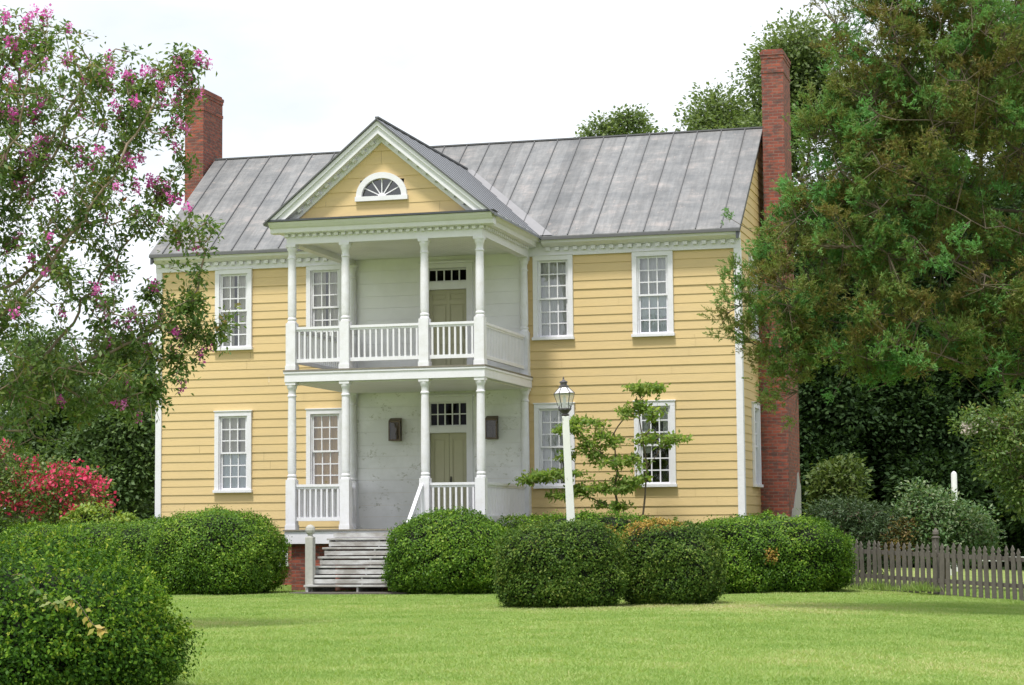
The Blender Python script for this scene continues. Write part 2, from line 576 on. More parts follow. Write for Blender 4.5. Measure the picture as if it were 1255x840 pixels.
# ------------------------------------------------------------------ ground
def ground_mat():
    mt, t, b = new_mat('lawn_soil')
    n = objnoise(t, 0.35, 6, 0.6)
    n2 = objnoise(t, 9, 5, 0.7, (1, 1, 1), 4)
    n3 = objnoise(t, 60, 3, 0.7, (1, 1, 1), 8)
    a = ramp(t, [(0.3, (0.20, 0.28, 0.075)), (0.5, (0.275, 0.345, 0.11)), (0.7, (0.36, 0.385, 0.15))], n.outputs[0])
    d = ramp(t, [(0.3, (0.7,) * 3), (0.7, (1.2,) * 3)], n2.outputs[0])
    c = mixc(t, 1.0, a.outputs[0], d.outputs[0], 'MULTIPLY')
    t.links.new(c, b.inputs['Base Color'])
    b.inputs['Roughness'].default_value = 0.95
    b.inputs['Specular IOR Level'].default_value = 0.1
    bump(t, b, n3.outputs[0], 0.04, 0.8)
    return mt
def gz(x):
    return -0.038 * np.clip(np.asarray(x, float) - 9.6, 0, 8)
g = MB()
gx = [-3000, 9.6, 11.5, 13.5, 15.5, 17.6, 3000]
g.add([p for x in gx for p in ((x, -3000, float(gz(x))), (x, 3000, float(gz(x))))], [(2 * i, 2 * i + 2, 2 * i + 3, 2 * i + 1) for i in range(len(gx) - 1)])
tag(g.build('ground', ground_mat()), 'flat mown green lawn running out under house and trees', 'ground', kind='structure')

M['grass'] = leafmat('grass_blades', [(0, (0.225, 0.345, 0.09)), (0.45, (0.325, 0.435, 0.14)), (0.75, (0.42, 0.475, 0.195)), (1, (0.55, 0.51, 0.30))], 0.4, 0.6, 0.2)
def grass():
    n = 1500000
    X = RNG.uniform(-9, 17.5, n); Y = -31 + 31 * RNG.random(n) ** 1.35
    ok = ~((np.abs(X) < 2.2) & (Y > -3.95))
    ca = np.arctan2(X - 14.32, Y + 46.16) + yaw                 # only the strip of lawn the house front looks onto
    ok &= np.abs(ca) < R_(18)
    X, Y = X[ok], Y[ok]; n = len(X)
    pat = np.sin(X * 0.9 + 1.3 * np.sin(Y * 0.55)) * 0.5 + np.sin(Y * 1.35 - X * 0.4 + 2) * 0.5
    pat2 = np.sin(X * 2.3 + Y * 1.1) * np.sin(Y * 2.9 - X * 1.7)
    h = RNG.uniform(0.018, 0.042, n) * (1 + 0.3 * pat2 + .25 * np.sin(X * 1.7 + Y * .8) * np.sin(Y * 1.3))
    an = RNG.uniform(0, 2 * np.pi, n)
    le = RNG.uniform(0.3, 1.7, n)
    b2 = RNG.uniform(0, 2 * np.pi, n)
    w = 0.0062 * RNG.uniform(0.7, 1.5, n) * (1 + (Y + 31) / 31)
    P = np.stack([X, Y, gz(X)], 1)
    s = np.stack([np.cos(an), np.sin(an), np.zeros(n)], 1) * w[:, None]
    tipv = P + np.stack([np.cos(b2) * le * h, np.sin(b2) * le * h, h], 1)
    V = np.stack([P - s, P + s, tipv], 1).reshape(-1, 3)
    dry = np.clip(np.sin(X * .37 + 2.1 * np.sin(Y * .23 + .5)) + np.sin(Y * .61 + X * .21 + 1), 0, 2)
    f1 = np.sin(X * 5.1 + 2 * np.sin(Y * 3.3)) * np.sin(Y * 6.3 + 1.5 * np.sin(X * 4.1))
    f2 = np.sin(X * 1.7 + 1.9 * np.sin(Y * 1.2 + 3)) * np.sin(Y * 2.1 + 1.4 * np.sin(X * 1.9 + 1))
    tint = np.clip(RNG.beta(3.2, 4.6, n) + 0.09 * pat + 0.07 * pat2 + .20 * dry + .13 * f1 + .13 * f2 - .08, 0, 1)
    o = raw_mesh('grass', V, np.arange(3 * n).reshape(-1, 3), M['grass'], None, tint, nper=3)
    tag(o, 'short mown green grass blades on the front lawn', 'grass', kind='stuff')
grass()

# ------------------------------------------------------------------ house
W = 7.134; WT = 8.0; WB = 1.0; RY, RZ = 3.6, 11.0; DEPTH = 7.2
P_, Q_, D_ = 2.146, 0.903, 3.887
ZF, ZB0, ZB1 = 1.335, 4.521, 4.807
house = empty('house')
tag(house, 'two storey yellow clapboard farmhouse with white two level front portico and grey tin roof', 'house')

def Mface(kind):
    """local frame: x along the wall, -y outward, z up"""
    if kind == 'front': return Matrix.Identity(4)
    if kind == 'right': return Matrix.Translation((W, 0, 0)) @ Matrix.Rotation(R_(90), 4, 'Z')
    if kind == 'left': return Matrix.Translation((-W, DEPTH, 0)) @ Matrix.Rotation(R_(-90), 4, 'Z')
    return Matrix.Translation((0, DEPTH, 0)) @ Matrix.Rotation(R_(180), 4, 'Z')

def boards(mb, x0, x1, z0, z1, holes, ex=0.2, lap=0.016, clip=None, th=0.012):
    """lapped clapboards between z0 and z1; holes are (x0,x1,z0,z1); clip(z) gives the wall's x range"""
    z = z0
    while z < z1 - 1e-4:
        e = ex * random.uniform(0.97, 1.03)
        zt = min(z + e, z1)
        if z1 - zt < 0.05: zt = z1
        cuts = sorted({z, zt} | {h[i] for h in holes for i in (2, 3) if z < h[i] < zt})
        jit = random.uniform(-.005, .005)
        joint = random.uniform(x0, x1) if x1 - x0 > 3 else None
        for a, b in zip(cuts, cuts[1:]):
            iv = [(x0, x1)]
            for h in holes:
                if h[2] < b - 1e-5 and h[3] > a + 1e-5:
                    nx = []
                    for p, q in iv:
                        if h[0] > p: nx.append((p, min(q, h[0])))
                        if h[1] < q: nx.append((max(p, h[1]), q))
                    iv = [(p, q) for p, q in nx if q - p > 0.01]
            ya = -(lap * (1 - (a - z) / (zt - z)) + th) + jit; yb = -(lap * (1 - (b - z) / (zt - z)) + th) + jit
            if joint is not None and a == z:
                iv = [t for p, q in iv for t in (((p, joint - .002), (joint + .002, q)) if p + .3 < joint < q - .3 else ((p, q),))]
            for p, q in iv:
                pa, qa, pb, qb = p, q, p, q
                if clip:
                    l, r = clip(a); pa, qa = max(p, l), min(q, r)
                    l, r = clip(b); pb, qb = max(p, l), min(q, r)
                    if qa - pa < 0.02: continue
                    if qb < pb: pb = qb = (pb + qb) / 2
                mb.add([(pa, ya, a), (qa, ya, a), (qb, yb, b), (pb, yb, b), (pa, 0.02, a), (qa, 0.02, a)], [(0, 1, 2, 3), (4, 5, 1, 0)])
        z = zt

A_, B_, HW = 2.801, 5.149, 0.475
S1, H1, S2, H2 = 2.221, 4.167, 5.645, 7.606
hole = lambda c, s, h: (c - HW + .05, c + HW - .05, s + .03, h - .05)
front_holes = [hole(c, s, h) for c in (-B_, -A_, A_, B_) for s, h in ((S1, H1), (S2, H2))]
mb = MB(); boards(mb, -W + .1, -2.17, WB, 7.66, front_holes); boards(mb, 2.17, W - .1, WB, 7.66, front_holes)
boards(mb, -2.17, 2.17, WB, 1.05, [])
mb.build('wall', M['yellow'], house)
# gable walls and back
def gable_clip(L):
    def c(z):
        if z <= WT: return (0.0, L)
        k = (z - WT) / (RZ - WT)
        return (RY * k, L - RY * k)
    return c
gw = [(1.35, 2.30, S1, H1), (1.35, 2.30, S2, H2)]
for side in ('right', 'left'):
    mb = MB(Mface(side)); hs = []
    if side == 'right':
        hs = [(a + .05, b - .05, s + .03, h - .05) for a, b, s, h in gw]
    boards(mb, 0.0, DEPTH, WB, RZ - .05, hs, clip=gable_clip(DEPTH)); mb.build('wall', M['yellow'], house)
mb = MB(Mface('back')); boards(mb, -W, W, WB, 7.9, []); mb.build('wall', M['yellow'], house)

# white flush boards behind the porches
def flush(z0, z1, holes, mat):
    mb = MB()
    z = z0
    while z < z1 - 1e-4:
        zt = min(z1, z + random.uniform(0.26, 0.31))
        if z1 - zt < .08: zt = z1
        yo = random.uniform(0, .003)
        cuts = sorted({z, zt} | {h[i] for h in holes for i in (2, 3) if z < h[i] < zt})
        for a, b in zip(cuts, cuts[1:]):
            iv = [(-2.17, 2.17)]
            for h in holes:
                if h[2] < b - 1e-5 and h[3] > a + 1e-5:
                    iv = [s for p, q in iv for s in ((p, min(q, h[0])), (max(p, h[1]), q)) if s[1] - s[0] > .01]
            g0 = .0015 if a == z else 0; g1 = .0015 if b == zt else 0
            for p, q in iv:
                mb.box(p, q, -.03 - yo, .02, a + g0, b - g1)
        z = zt
    mb.build('wall', mat, house)
DX = 0.235                      # door axis
dl = (DX - .47, DX + .47, ZF, 4.30); du = (DX - .49, DX + .49, ZB1, 7.42)
flush(ZF, ZB0 + .02, [dl], M['peel_low'])
flush(ZB1 - .02, 7.72, [du], M['peel_high'])

# corner boards and frieze
mb = MB()
mb.box(W - .11, W + .045, -.065, 0.13, WB - .05, 7.62)
mb.build('corner_board', M['trim'], house, bevel=.006)
mb = MB()
mb.box(-W - .045, -W + .11, -.065, 0.13, WB - .05, 7.62)
mb.build('corner_board', M['trim'], house, bevel=.006)

def cornice(x0, x1):
    mb = MB()
    mb.box(x0 if x0 < 0 else 2.18, x1 if x1 > 0 else -2.18, -.075, .0, 7.60, 7.80)
    mb.box(min(max(x0, -2.6), 2.18), max(min(x1, 2.6), -2.18), -.09, .0, 7.80, 8.03)
    mb.prism_x([(-.075, 7.80), (-.13, 7.80), (-.26, 7.845), (-.32, 7.875), (-.345, 7.955), (0, 7.955)], x0, x1)
    x = x0 + .06
    while x < x1 - .1:
        mb.box(x, x + .10, -.15, -.076, 7.715, 7.796); x += .215
    return mb
cornice(-W - .05, -2.60).build('cornice', M['trim'], house)
cornice(2.60, W + .05).build('cornice', M['trim'], house)
mb = MB(Mface('back')); mb.box(-W, W, -.25, 0, 7.7, 7.95); mb.build('cornice', M['trim'], house)

# main roof: two pitched sheets with standing seams; portico roof meets it in two valleys
SL = (RZ - WT) / (RY + .38)
ex0 = -.38
RZF = lambda y: WT + SL * (y - ex0)
PZ, PX, PS = 10.13, 2.62, 0.83          # portico ridge height, half width of its eave, slope
def roof_main():
    mb = MB()
    yv = ex0 + (PZ - WT) / SL              # ridge of the portico roof meets the slope here
    L, Rr = -W - .09, W + .09
    T = .045
    def sheet(poly):
        n = len(poly)
        v = [(x, y, RZF(y) + .02) for x, y in poly] + [(x, y, RZF(y) - T) for x, y in poly]
        mb.add(v, [tuple(range(n)), tuple(range(2 * n - 1, n - 1, -1))] + [(i, i + n, (i + 1) % n + n, (i + 1) % n) for i in range(n)])
    xe = (PZ - WT) / PS
    sheet([(xe, ex0), (Rr, ex0), (Rr, RY), (0, RY), (0, yv)])
    sheet([(L, ex0), (-xe, ex0), (0, yv), (0, RY), (L, RY)])
    # rear slope
    b = [(L, RY, RZ), (Rr, RY, RZ), (Rr, DEPTH + .38, WT), (L, DEPTH + .38, WT)]
    mb.add([(x, y, z + .02) for x, y, z in b] + [(x, y, z - T) for x, y, z in b], [(0, 1, 2, 3), (7, 6, 5, 4), (0, 4, 5, 1), (1, 5, 6, 2), (2, 6, 7, 3), (3, 7, 4, 0)])
    mb.cur = 1
    x = -W + .26
    while x < W:
        y0 = ex0
        if abs(x) < xe: y0 = ex0 + (PZ - PS * abs(x) - WT) / SL + .03
        dx = random.uniform(-.012, .012)
        mb.bar((x, y0, RZF(y0) + .035), (x + dx, RY, RZ + .035), .022, .034)
        x += .595 + random.uniform(-.015, .015)
    mb.bar((L, RY, RZ + .03), (Rr, RY, RZ + .03), .10, .035)
    # dark drip edge along the eaves
    mb.box(xe + .02, Rr, ex0 - .02, ex0 + .06, WT - .065, WT - .005)
    mb.box(L, -xe - .02, ex0 - .02, ex0 + .06, WT - .065, WT - .005)
    # valley flashing
    mb.cur = 2
    for s in (-1, 1):
        p0 = Vector((s * xe, ex0, WT + .045)); p1 = Vector((0, yv, PZ + .045))
        q = Vector((s * .32, 0, 0))
        mb.add([p0, p0 + q, p1 + q * .5, p1], [(0, 1, 2, 3) if s > 0 else (3, 2, 1, 0)])
    return mb.build('roof', [M['roof'], M['seam'], M['silver_tin']], house)
M['silver_tin'] = plain('pale_tin', (0.26, 0.255, 0.265), 0.55, 0.2, 0.15, 3)
roof_main()
# rake boards
for s in (-1, 1):
    mb = MB()
    for y0, z0, y1, z1 in ((ex0, WT - .07, RY, RZ - .07), (DEPTH + .38, WT - .07, RY, RZ - .07)):
        mb.add([(s * W, y0, z0), (s * (W + .06), y0, z0), (s * (W + .06), y1, z1), (s * W, y1, z1), (s * W, y0, z0 - .16), (s * (W + .06), y0, z0 - .16), (s * (W + .06), y1, z1 - .16), (s * W, y1, z1 - .16)],
               [(0, 1, 2, 3), (7, 6, 5, 4), (0, 4, 5, 1), (1, 5, 6, 2), (2, 6, 7, 3), (3, 7, 4, 0)])
    mb.build('rake_board', M['dark_metal'], house)
# foundation
mb = MB()
mb.box(-W + .02, -3.99, .03, DEPTH - .03, -.2, WB + .02); mb.box(-3.80, W - .02, .03, DEPTH - .03, -.2, WB + .02)
mb.box(-3.99, -3.80, .03, DEPTH - .03, -.2, .52); mb.box(-3.99, -3.80, .2, DEPTH - .03, .52, WB)
mb.build('foundation', M['brick'], house)
mb = MB()
mb.box(-4.02, -3.96, 0.0, .06, .52, .99); mb.box(-3.83, -3.77, 0.0, .06, .52, .99); mb.box(-4.05, -3.74, -.03, .06, .47, .525); mb.box(-3.91, -3.88, .01, .05, .52, .99)
bw = mb.build('basement_vent', M['trim'], house)

# chimneys
for s in (-1, 1):
    mb = MB()
    X = lambda a, b: (min(s * a, s * b), max(s * a, s * b))
    def cb(a, b, y0, y1, z0, z1): mb.box(*X(a, b), y0, y1, z0, z1)
    cb(W + .002, 7.82, 2.55, 4.65, -.1, 6.6)
    # sloped shoulders
    a, b = X(7.30, 7.82); a0, b0 = X(W + .002, 7.82)
    v = [(a0, 2.55, 6.6), (b0, 2.55, 6.6), (b0, 4.65, 6.6), (a0, 4.65, 6.6), (a, 3.0, 7.5), (b, 3.0, 7.5), (b, 4.25, 7.5), (a, 4.25, 7.5)]
    mb.add(v, [(0, 1, 5, 4), (1, 2, 6, 5), (2, 3, 7, 6), (3, 0, 4, 7), (4, 5, 6, 7), (3, 2, 1, 0)])
    top = 12.60
    cb(7.30, 7.82, 3.0, 4.25, 7.5, top)
    c = mb.build('chimney', M['brick'], house)
    mb = MB()
    cb(7.285, 7.835, 2.985, 4.265, top - .36, top - .28); cb(7.285, 7.835, 2.985, 4.265, top, top + .08); cb(7.27, 7.85, 2.97, 4.28, top + .08, top + .16); cb(7.31, 7.81, 3.01, 4.24, top + .16, top + .22)
    mb.build('chimney_cap', M['brick'], c)
    if s == 1:
        mb = MB()
        pts = [(2.75, 1.0), (4.66, 1.0), (4.66, 2.3), (4.45, 2.38), (4.25, 2.62), (4.05, 2.55), (3.9, 2.2), (3.6, 2.05), (3.3, 1.75), (3.0, 1.7), (2.8, 1.35)]
        mb.prism_x(pts, 7.822, 7.835)
        mb.prism([(7.2, 1.0), (7.8, 1.0), (7.8, 1.55), (7.55, 1.6), (7.4, 1.35), (7.25, 1.2)], 2.535, 2.548)
        mb.build('render_patch', M['stucco'], c)

# windows -------------------------------------------------------------
def curtain_mesh(mb, x0, x1, z0, z1, y=.11, amp=.005, waves=7):
    n = 28
    vs_, fs = [], []
    for i in range(n + 1):
        t = i / n
        yy = y + amp * math.sin(t * waves * 2 * math.pi + 1.1 * math.sin(9 * t))
        x = x0 + (x1 - x0) * t
        vs_ += [(x, yy, z0), (x, yy, z1)]
    for i in range(n):
        fs.append((2 * i, 2 * i + 2, 2 * i + 3, 2 * i + 1))
    mb.add(vs_, fs)

def window(face, c, s, h, curtain='curtain', pieces=None, rows=3, lower=None):
    Mx = Mface(face)
    mb = MB(Mx)
    w = HW
    root = None
    # frame: casing boards, jambs
    mb.box(c - w, c - w + .11, -.085, .05, s + .07, h - .11); mb.box(c + w - .11, c + w, -.085, .05, s + .07, h - .11)
    mb.box(c - w, c + w, -.085, .05, h - .11, h - .0); mb.box(c - w - .02, c + w + .02, -.105, .0, h, h + .025)
    mb.box(c - w + .112, c - w + .135, -.05, .16, s + .07, h - .11); mb.box(c + w - .135, c + w - .112, -.05, .16, s + .07, h - .11)
    root = mb.build('window', M['trim'], house, bevel=.005)
    mb = MB(Mx); mb.box(c - w - .025, c + w + .025, -.125, .12, s, s + .068); mb.build('sill', M['trim'], root, bevel=.005)
    x0, x1 = c - w + .136, c + w - .136
    z0, z1 = s + .07, h - .112
    zm = (z0 + z1) / 2
    for (a, b, y) in ((zm - .02, z1, -.02), (z0, zm + .02, .025)):
        mb = MB(Mx)
        mb.box(x0, x0 + .04, y, y + .035, a, b); mb.box(x1 - .04, x1, y, y + .035, a, b)
        mb.box(x0 + .04, x1 - .04, y, y + .035, a, a + .045); mb.box(x0 + .04, x1 - .04, y, y + .035, b - .045, b)
        for k in (1, 2):
            x = x0 + .04 + (x1 - x0 - .08) * k / 3
            mb.box(x - .014, x + .014, y + .004, y + .03, a + .045, b - .045)
        for k in range(1, rows):
            z = a + .045 + (b - a - .09) * k / rows
            mb.box(x0 + .04, x1 - .04, y + .006, y + .028, z - .014, z + .014)
        mb.build('sash', M['trim'], root)
    mb = MB(Mx)
    mb.add([(x0 + .03, .0, zm), (x1 - .03, .0, zm), (x1 - .03, .0, z1 - .03), (x0 + .03, .0, z1 - .03)], [(0, 1, 2, 3)])
    mb.add([(x0 + .03, .042, z0 + .03), (x1 - .03, .042, z0 + .03), (x1 - .03, .042, zm), (x0 + .03, .042, zm)], [(0, 1, 2, 3)])
    mb.build('glass', M['glass'], root)
    mb = MB(Mx)
    for (a, b, lo, hi) in (pieces or [(0, 1, 0, 1)]):
        curtain_mesh(mb, c - w + .1 + (2 * w - .2) * a, c - w + .1 + (2 * w - .2) * b, z0 + (z1 - z0) * lo, z0 + (z1 - z0) * hi, waves=9 * (b - a) + 1)
    mb.build('curtain', M[curtain], root)
    if lower:
        mb = MB(Mx); curtain_mesh(mb, x0 + .02, x1 - .02, z0 + .02, zm, y=.085, amp=.003, waves=5); mb.build('curtain', M[lower], root)  # sheet behind the lower sash, coloured as the bluish pane reflection
    # near-black box standing in for the unlit room past the curtain
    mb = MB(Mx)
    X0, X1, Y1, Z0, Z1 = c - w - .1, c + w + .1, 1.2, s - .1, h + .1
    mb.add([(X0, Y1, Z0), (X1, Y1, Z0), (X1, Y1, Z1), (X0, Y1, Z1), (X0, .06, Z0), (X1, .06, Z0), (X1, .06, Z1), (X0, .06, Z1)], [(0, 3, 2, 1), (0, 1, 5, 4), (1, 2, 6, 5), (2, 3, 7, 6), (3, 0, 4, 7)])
    mb.build('dark_room_box', M['interior'], root)
    return root
half = [(0, .36, 0, 1), (.64, 1, 0, 1), (.3, .7, .62, 1)]
window('front', -B_, S1, H1, 'curtain_warm', pieces=[(0, .62, 0, 1), (.66, 1, 0, 1)], lower='pane_reflection_blue')
window('front', -B_, S2, H2, 'curtain_warm', pieces=[(0, .44, 0, 1), (.56, 1, 0, 1)])
window('front', -A_, S1, H1, 'pane_reflection_tan')  # sheet here carries the orange pane reflection in its colour
window('front', -A_, S2, H2, 'curtain_warm', pieces=[(0, .45, 0, 1), (.52, 1, 0, 1)])
window('front', A_, S1, H1, 'curtain_grey', pieces=[(0, .7, 0, 1), (.6, 1, .3, 1)])
window('front', A_, S2, H2, 'curtain_grey', pieces=[(0, .55, 0, 1), (.55, 1, 0, 1)])
window('front', B_, S1, H1, pieces=[(0, .3, .40, 1), (.72, 1, .45, 1), (0, 1, .80, 1)])
window('front', B_, S2, H2, 'curtain_grey', pieces=[(0, 1, 0, 1)], lower='pane_reflection_blue')
window('right', 1.825, S1, H1)
window('right', 1.825, S2, H2)

# doors ---------------------------------------------------------------
def door(dz0, ztop, tr0, tr1, hw, double, trows):
    cx = DX
    mb = MB()
    # casing
    mb.box(cx - hw - .15, cx - hw, -.075, .16, dz0, tr1 + .06); mb.box(cx + hw, cx + hw + .15, -.075, .16, dz0, tr1 + .06)
    mb.box(cx - hw - .15, cx + hw + .15, -.08, .16, tr1 + .06, tr1 + .17); mb.box(cx - hw - .2, cx + hw + .2, -.14, .0, tr1 + .17, tr1 + .225)
    mb.box(cx - hw, cx + hw, -.06, .16, ztop, tr0)
    root = mb.build('door', M['trim'], house, bevel=.005)
    n = 2 if double else 1
    for k in range(n):
        a = cx - hw + 2 * hw * k / n + .004; b = cx - hw + 2 * hw * (k + 1) / n - .004
        mb = MB()
        y = .055
        mb.box(a, b, y + .018, y + .05, dz0, ztop)
        zs = [dz0 + .18, dz0 + .75, dz0 + .93, ztop - .14] if double else [dz0 + .2, dz0 + .8, dz0 + .98, ztop - .35, ztop - .25, ztop - .1]
        st = .085
        cols = [(a + st, b - st)] if double else [(a + st, (a + b) / 2 - .04), ((a + b) / 2 + .04, b - st)]
        # stiles and rails proud of the field
        mb.box(a, a + st, y, y + .018, dz0, ztop); mb.box(b - st, b, y, y + .018, dz0, ztop)
        if not double: mb.box((a + b) / 2 - .04, (a + b) / 2 + .04, y, y + .018, dz0, ztop)
        edges = [dz0] + zs + [ztop]
        for i in range(0, len(edges), 2):
            for p, q in cols: mb.box(p, q, y, y + .018, edges[i], edges[i + 1])
        for i in range(1, len(edges) - 1, 2):
            for p, q in cols: mb.box(p + .035, q - .035, y + .008, y + .018, edges[i] + .035, edges[i + 1] - .035)
        leaf = mb.build('door_leaf', M['olive'], root, bevel=.003)
        if double and k == 1 or not double:
            hb = MB()
            hx = a + .04 if double else b - .05
            hb.box(hx - .018, hx + .018, y - .012, y - .001, dz0 + .92, dz0 + 1.18); hb.bar((hx, y - .045, dz0 + .97), (hx, y - .045, dz0 + 1.12), .018)
            hb.bar((hx, y - .045, dz0 + .97), (hx, y, dz0 + .97), .014); hb.bar((hx, y - .045, dz0 + 1.12), (hx, y, dz0 + 1.12), .014)
            hb.build('handle', M['iron'], leaf)
    # transom
    mb = MB()
    y = .03
    mb.box(cx - hw, cx + hw, y, y + .04, tr0, tr0 + .035); mb.box(cx - hw, cx + hw, y, y + .04, tr1 + .02, tr1 + .06)
    for k in range(6):
        x = cx - hw + .014 + (2 * hw - .028) * k / 5
        mb.box(x - .014, x + .014, y + .002, y + .038, tr0 + .035, tr1 + .02)
    for k in range(1, trows):
        z = tr0 + (tr1 - tr0 + .06) * k / trows
        mb.box(cx - hw + .03, cx + hw - .03, y + .004, y + .036, z - .013, z + .013)
    mb.build('transom', M['trim'], root)
    mb = MB(); mb.add([(cx - hw, y + .02, tr0), (cx + hw, y + .02, tr0), (cx + hw, y + .02, tr1 + .05), (cx - hw, y + .02, tr1 + .05)], [(0, 1, 2, 3)])
    mb.build('glass', M['dark_transom_glass'], root)
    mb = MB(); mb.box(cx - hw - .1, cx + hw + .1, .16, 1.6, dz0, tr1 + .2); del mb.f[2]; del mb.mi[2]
    mb.build('dark_room_box', M['interior'], root)  # near-black box keeps the transom dark
door(ZF + .02, 3.55, 3.70, 4.22, .46, True, 2)
door(ZB1 + .02, 6.92, 7.10, 7.36, .48, False, 1)

# portico ---------------------------------------------------------------
# porch floor and balcony
mb = MB(); mb.box(-P_ - .13, P_ + .13, -D_ - .13, -.04, ZF - .31, ZF - .035)
fl = mb.build('porch_floor', M['trim'], house, bevel=.006)
mb = MB(); mb.box(-P_ - .155, P_ + .155, -D_ - .16, -.045, ZF - .033, ZF); mb.build('floor_edge', M['edge_wood'], fl)
mb = MB(); mb.box(-P_ - .13, P_ + .13, -D_ - .13, -.04, ZB0 + .02, ZB1 - .035)
mb.box(-P_ - .15, P_ + .15, -D_ - .15, -.04, ZB1 - .085, ZB1 - .036)
bf = mb.build('balcony_floor', M['trim'], house, bevel=.006)
mb = MB(); mb.box(-P_ - .155, P_ + .155, -D_ - .16, -.045, ZB1 - .034, ZB1); mb.build('floor_edge', M['edge_wood'], bf)
def beadboard(z, name):
    mb = MB()
    x = -P_ + .02
    while x < P_ - .03:
        mb.box(x, min(x + .093, P_ - .01), -D_ + .02, -.05, z, z + .018); x += .1
    mb.build(name, M['peel_high'], house)
beadboard(ZB0 - .002, 'porch_ceiling')
beadboard(7.70, 'porch_ceiling')
mb = MB(); mb.box(-P_ + .05, P_ - .05, -D_ + .25, -.05, 7.75, 7.8); mb.build('ceiling_frame', M['trim'], house)
# brick underpinning of the porch
mb = MB()
mb.box(-P_ - .02, -1.25, -D_ + .02, -D_ + .25, -.2, ZF - .312); mb.box(1.25, P_ + .02, -D_ + .02, -D_ + .25, -.2, ZF - .312)
mb.box(-1.25, 1.25, -D_ + .05, -D_ + .25, -.2, ZF - .312)
for s in (-1, 1): mb.box(min(s * (P_ + .02), s * (P_ - .2)), max(s * (P_ + .02), s * (P_ - .2)), -D_ + .25, .02, -.2, ZF - .312)
mb.build('porch_foundation', M['brick'], house)

def column(x, y, z0, z1, zped, square=False):
    mb = MB()
    w = .108
    mb.box(x - w, x + w, y - w, y + w, z0, zped)
    mb.box(x - w - .012, x + w + .012, y - w - .012, y + w + .012, z0, z0 + .1)
    h = z1 - zped
    r = .094
    prof = [(.106, zped), (.106, zped + .03), (.085, zped + .05), (.10, zped + .075), (.10, zped + .10), (.083, zped + .125), (.088, zped + .16), (r, zped + .2),
            (r, zped + h * .35), (r * .97, zped + h * .6), (r * .9, z1 - .32), (.1, z1 - .31), (.1, z1 - .285), (.083, z1 - .27), (.083, z1 - .16), (.10, z1 - .14), (.112, z1 - .085), (.112, z1 - .062)]
    mb.lathe(prof, x, y, 16)
    mb.box(x - .115, x + .115, y - .115, y + .115, z1 - .062, z1)
    return mb.build('column', M['column'], house, smooth=True)
for x in (-P_, -Q_, Q_, P_):
    column(x, -D_, ZF, ZB0 + .02, 2.41)
    column(x, -D_, ZB1, 7.575, 5.84)
for x in (-P_ + .06, P_ - .02):
    for z0, z1, zp in ((ZF, ZB0 + .02, 2.41), (ZB1, 7.575, 5.84)):
        column(x, -.12, z0, z1, zp)

def railing(p0, p1, zb, zt):
    (x0, y0), (x1, y1) = p0, p1
    d = Vector((x1 - x0, y1 - y0, 0)); L = d.length; d.normalize()
    mb = MB()
    mb.bar((x0, y0, zt - .035), (x1, y1, zt - .035), .085, .055)
    mb.bar((x0, y0, zt - .085), (x1, y1, zt - .085), .045, .045)
    mb.bar((x0, y0, zb + .05), (x1, y1, zb + .05), .055, .08)
    n = int(L / .125)
    for k in range(n):
        t = (k + .5) / n * L
        p = Vector((x0, y0, 0)) + d * t
        mb.bar((p.x, p.y, zb + .09), (p.x, p.y, zt - .108), .04, .04, up=(d.x, d.y, 0))
    return mb.build('railing', M['trim'], house)
g_ = .11
railing((-P_ + g_, -D_), (-Q_ - g_, -D_), 1.51, 2.32)
railing((Q_ + g_, -D_), (P_ - g_, -D_), 1.51, 2.32)
railing((P_, -D_ + g_), (P_ - .02, -.24), 1.51, 2.32)
railing((-P_, -D_ + g_), (-P_ + .06, -.24), 1.51, 2.32)
for a, b in ((-P_, -Q_), (-Q_, Q_), (Q_, P_)):
    railing((a + g_, -D_), (b - g_, -D_), 4.96, 5.76)
railing((P_, -D_ + g_), (P_ - .02, -.24), 4.96, 5.76)
railing((-P_, -D_ + g_), (-P_ + .06, -.24), 4.96, 5.76)

# entablature
mb = MB()
o = P_ + .095
z0, z1 = 7.575, 7.80
mb.box(-o, o, -D_ - .095, -D_ + .12, z0, z1)
mb.box(-o, -o + .2, -D_ + .12, -.0, z0, z1); mb.box(o - .2, o, -D_ + .12, -.0, z0, z1)
# crown: front and both sides
cr = [(0, 7.80), (.16, 7.80), (.20, 7.815), (.215, 7.90), (.27, 7.925), (.345, 7.99), (.36, 8.03), (0, 8.03)]
e = D_ + .095
mb.prism_x([(-e - a, z) for a, z in reversed(cr)], -o - .30, o + .30)
for s in (-1, 1):
    pl = [(s * (o + a), z) for a, z in cr]
    if s > 0: pl = pl[::-1]
    mb.prism(pl[::-1], -e - .001, -.08)
x = -o - .02
while x < o:
    mb.box(x, x + .085, -e - .085, -e - .001, 7.735, 7.797); x += .165
y = -e + .06
while y < -.45:
    mb.box(o + .001, o + .075, y, y + .085, 7.735, 7.797); mb.box(-o - .075, -o - .001, y, y + .085, 7.735, 7.797); y += .165
mb.build('entablature', M['trim'], house)

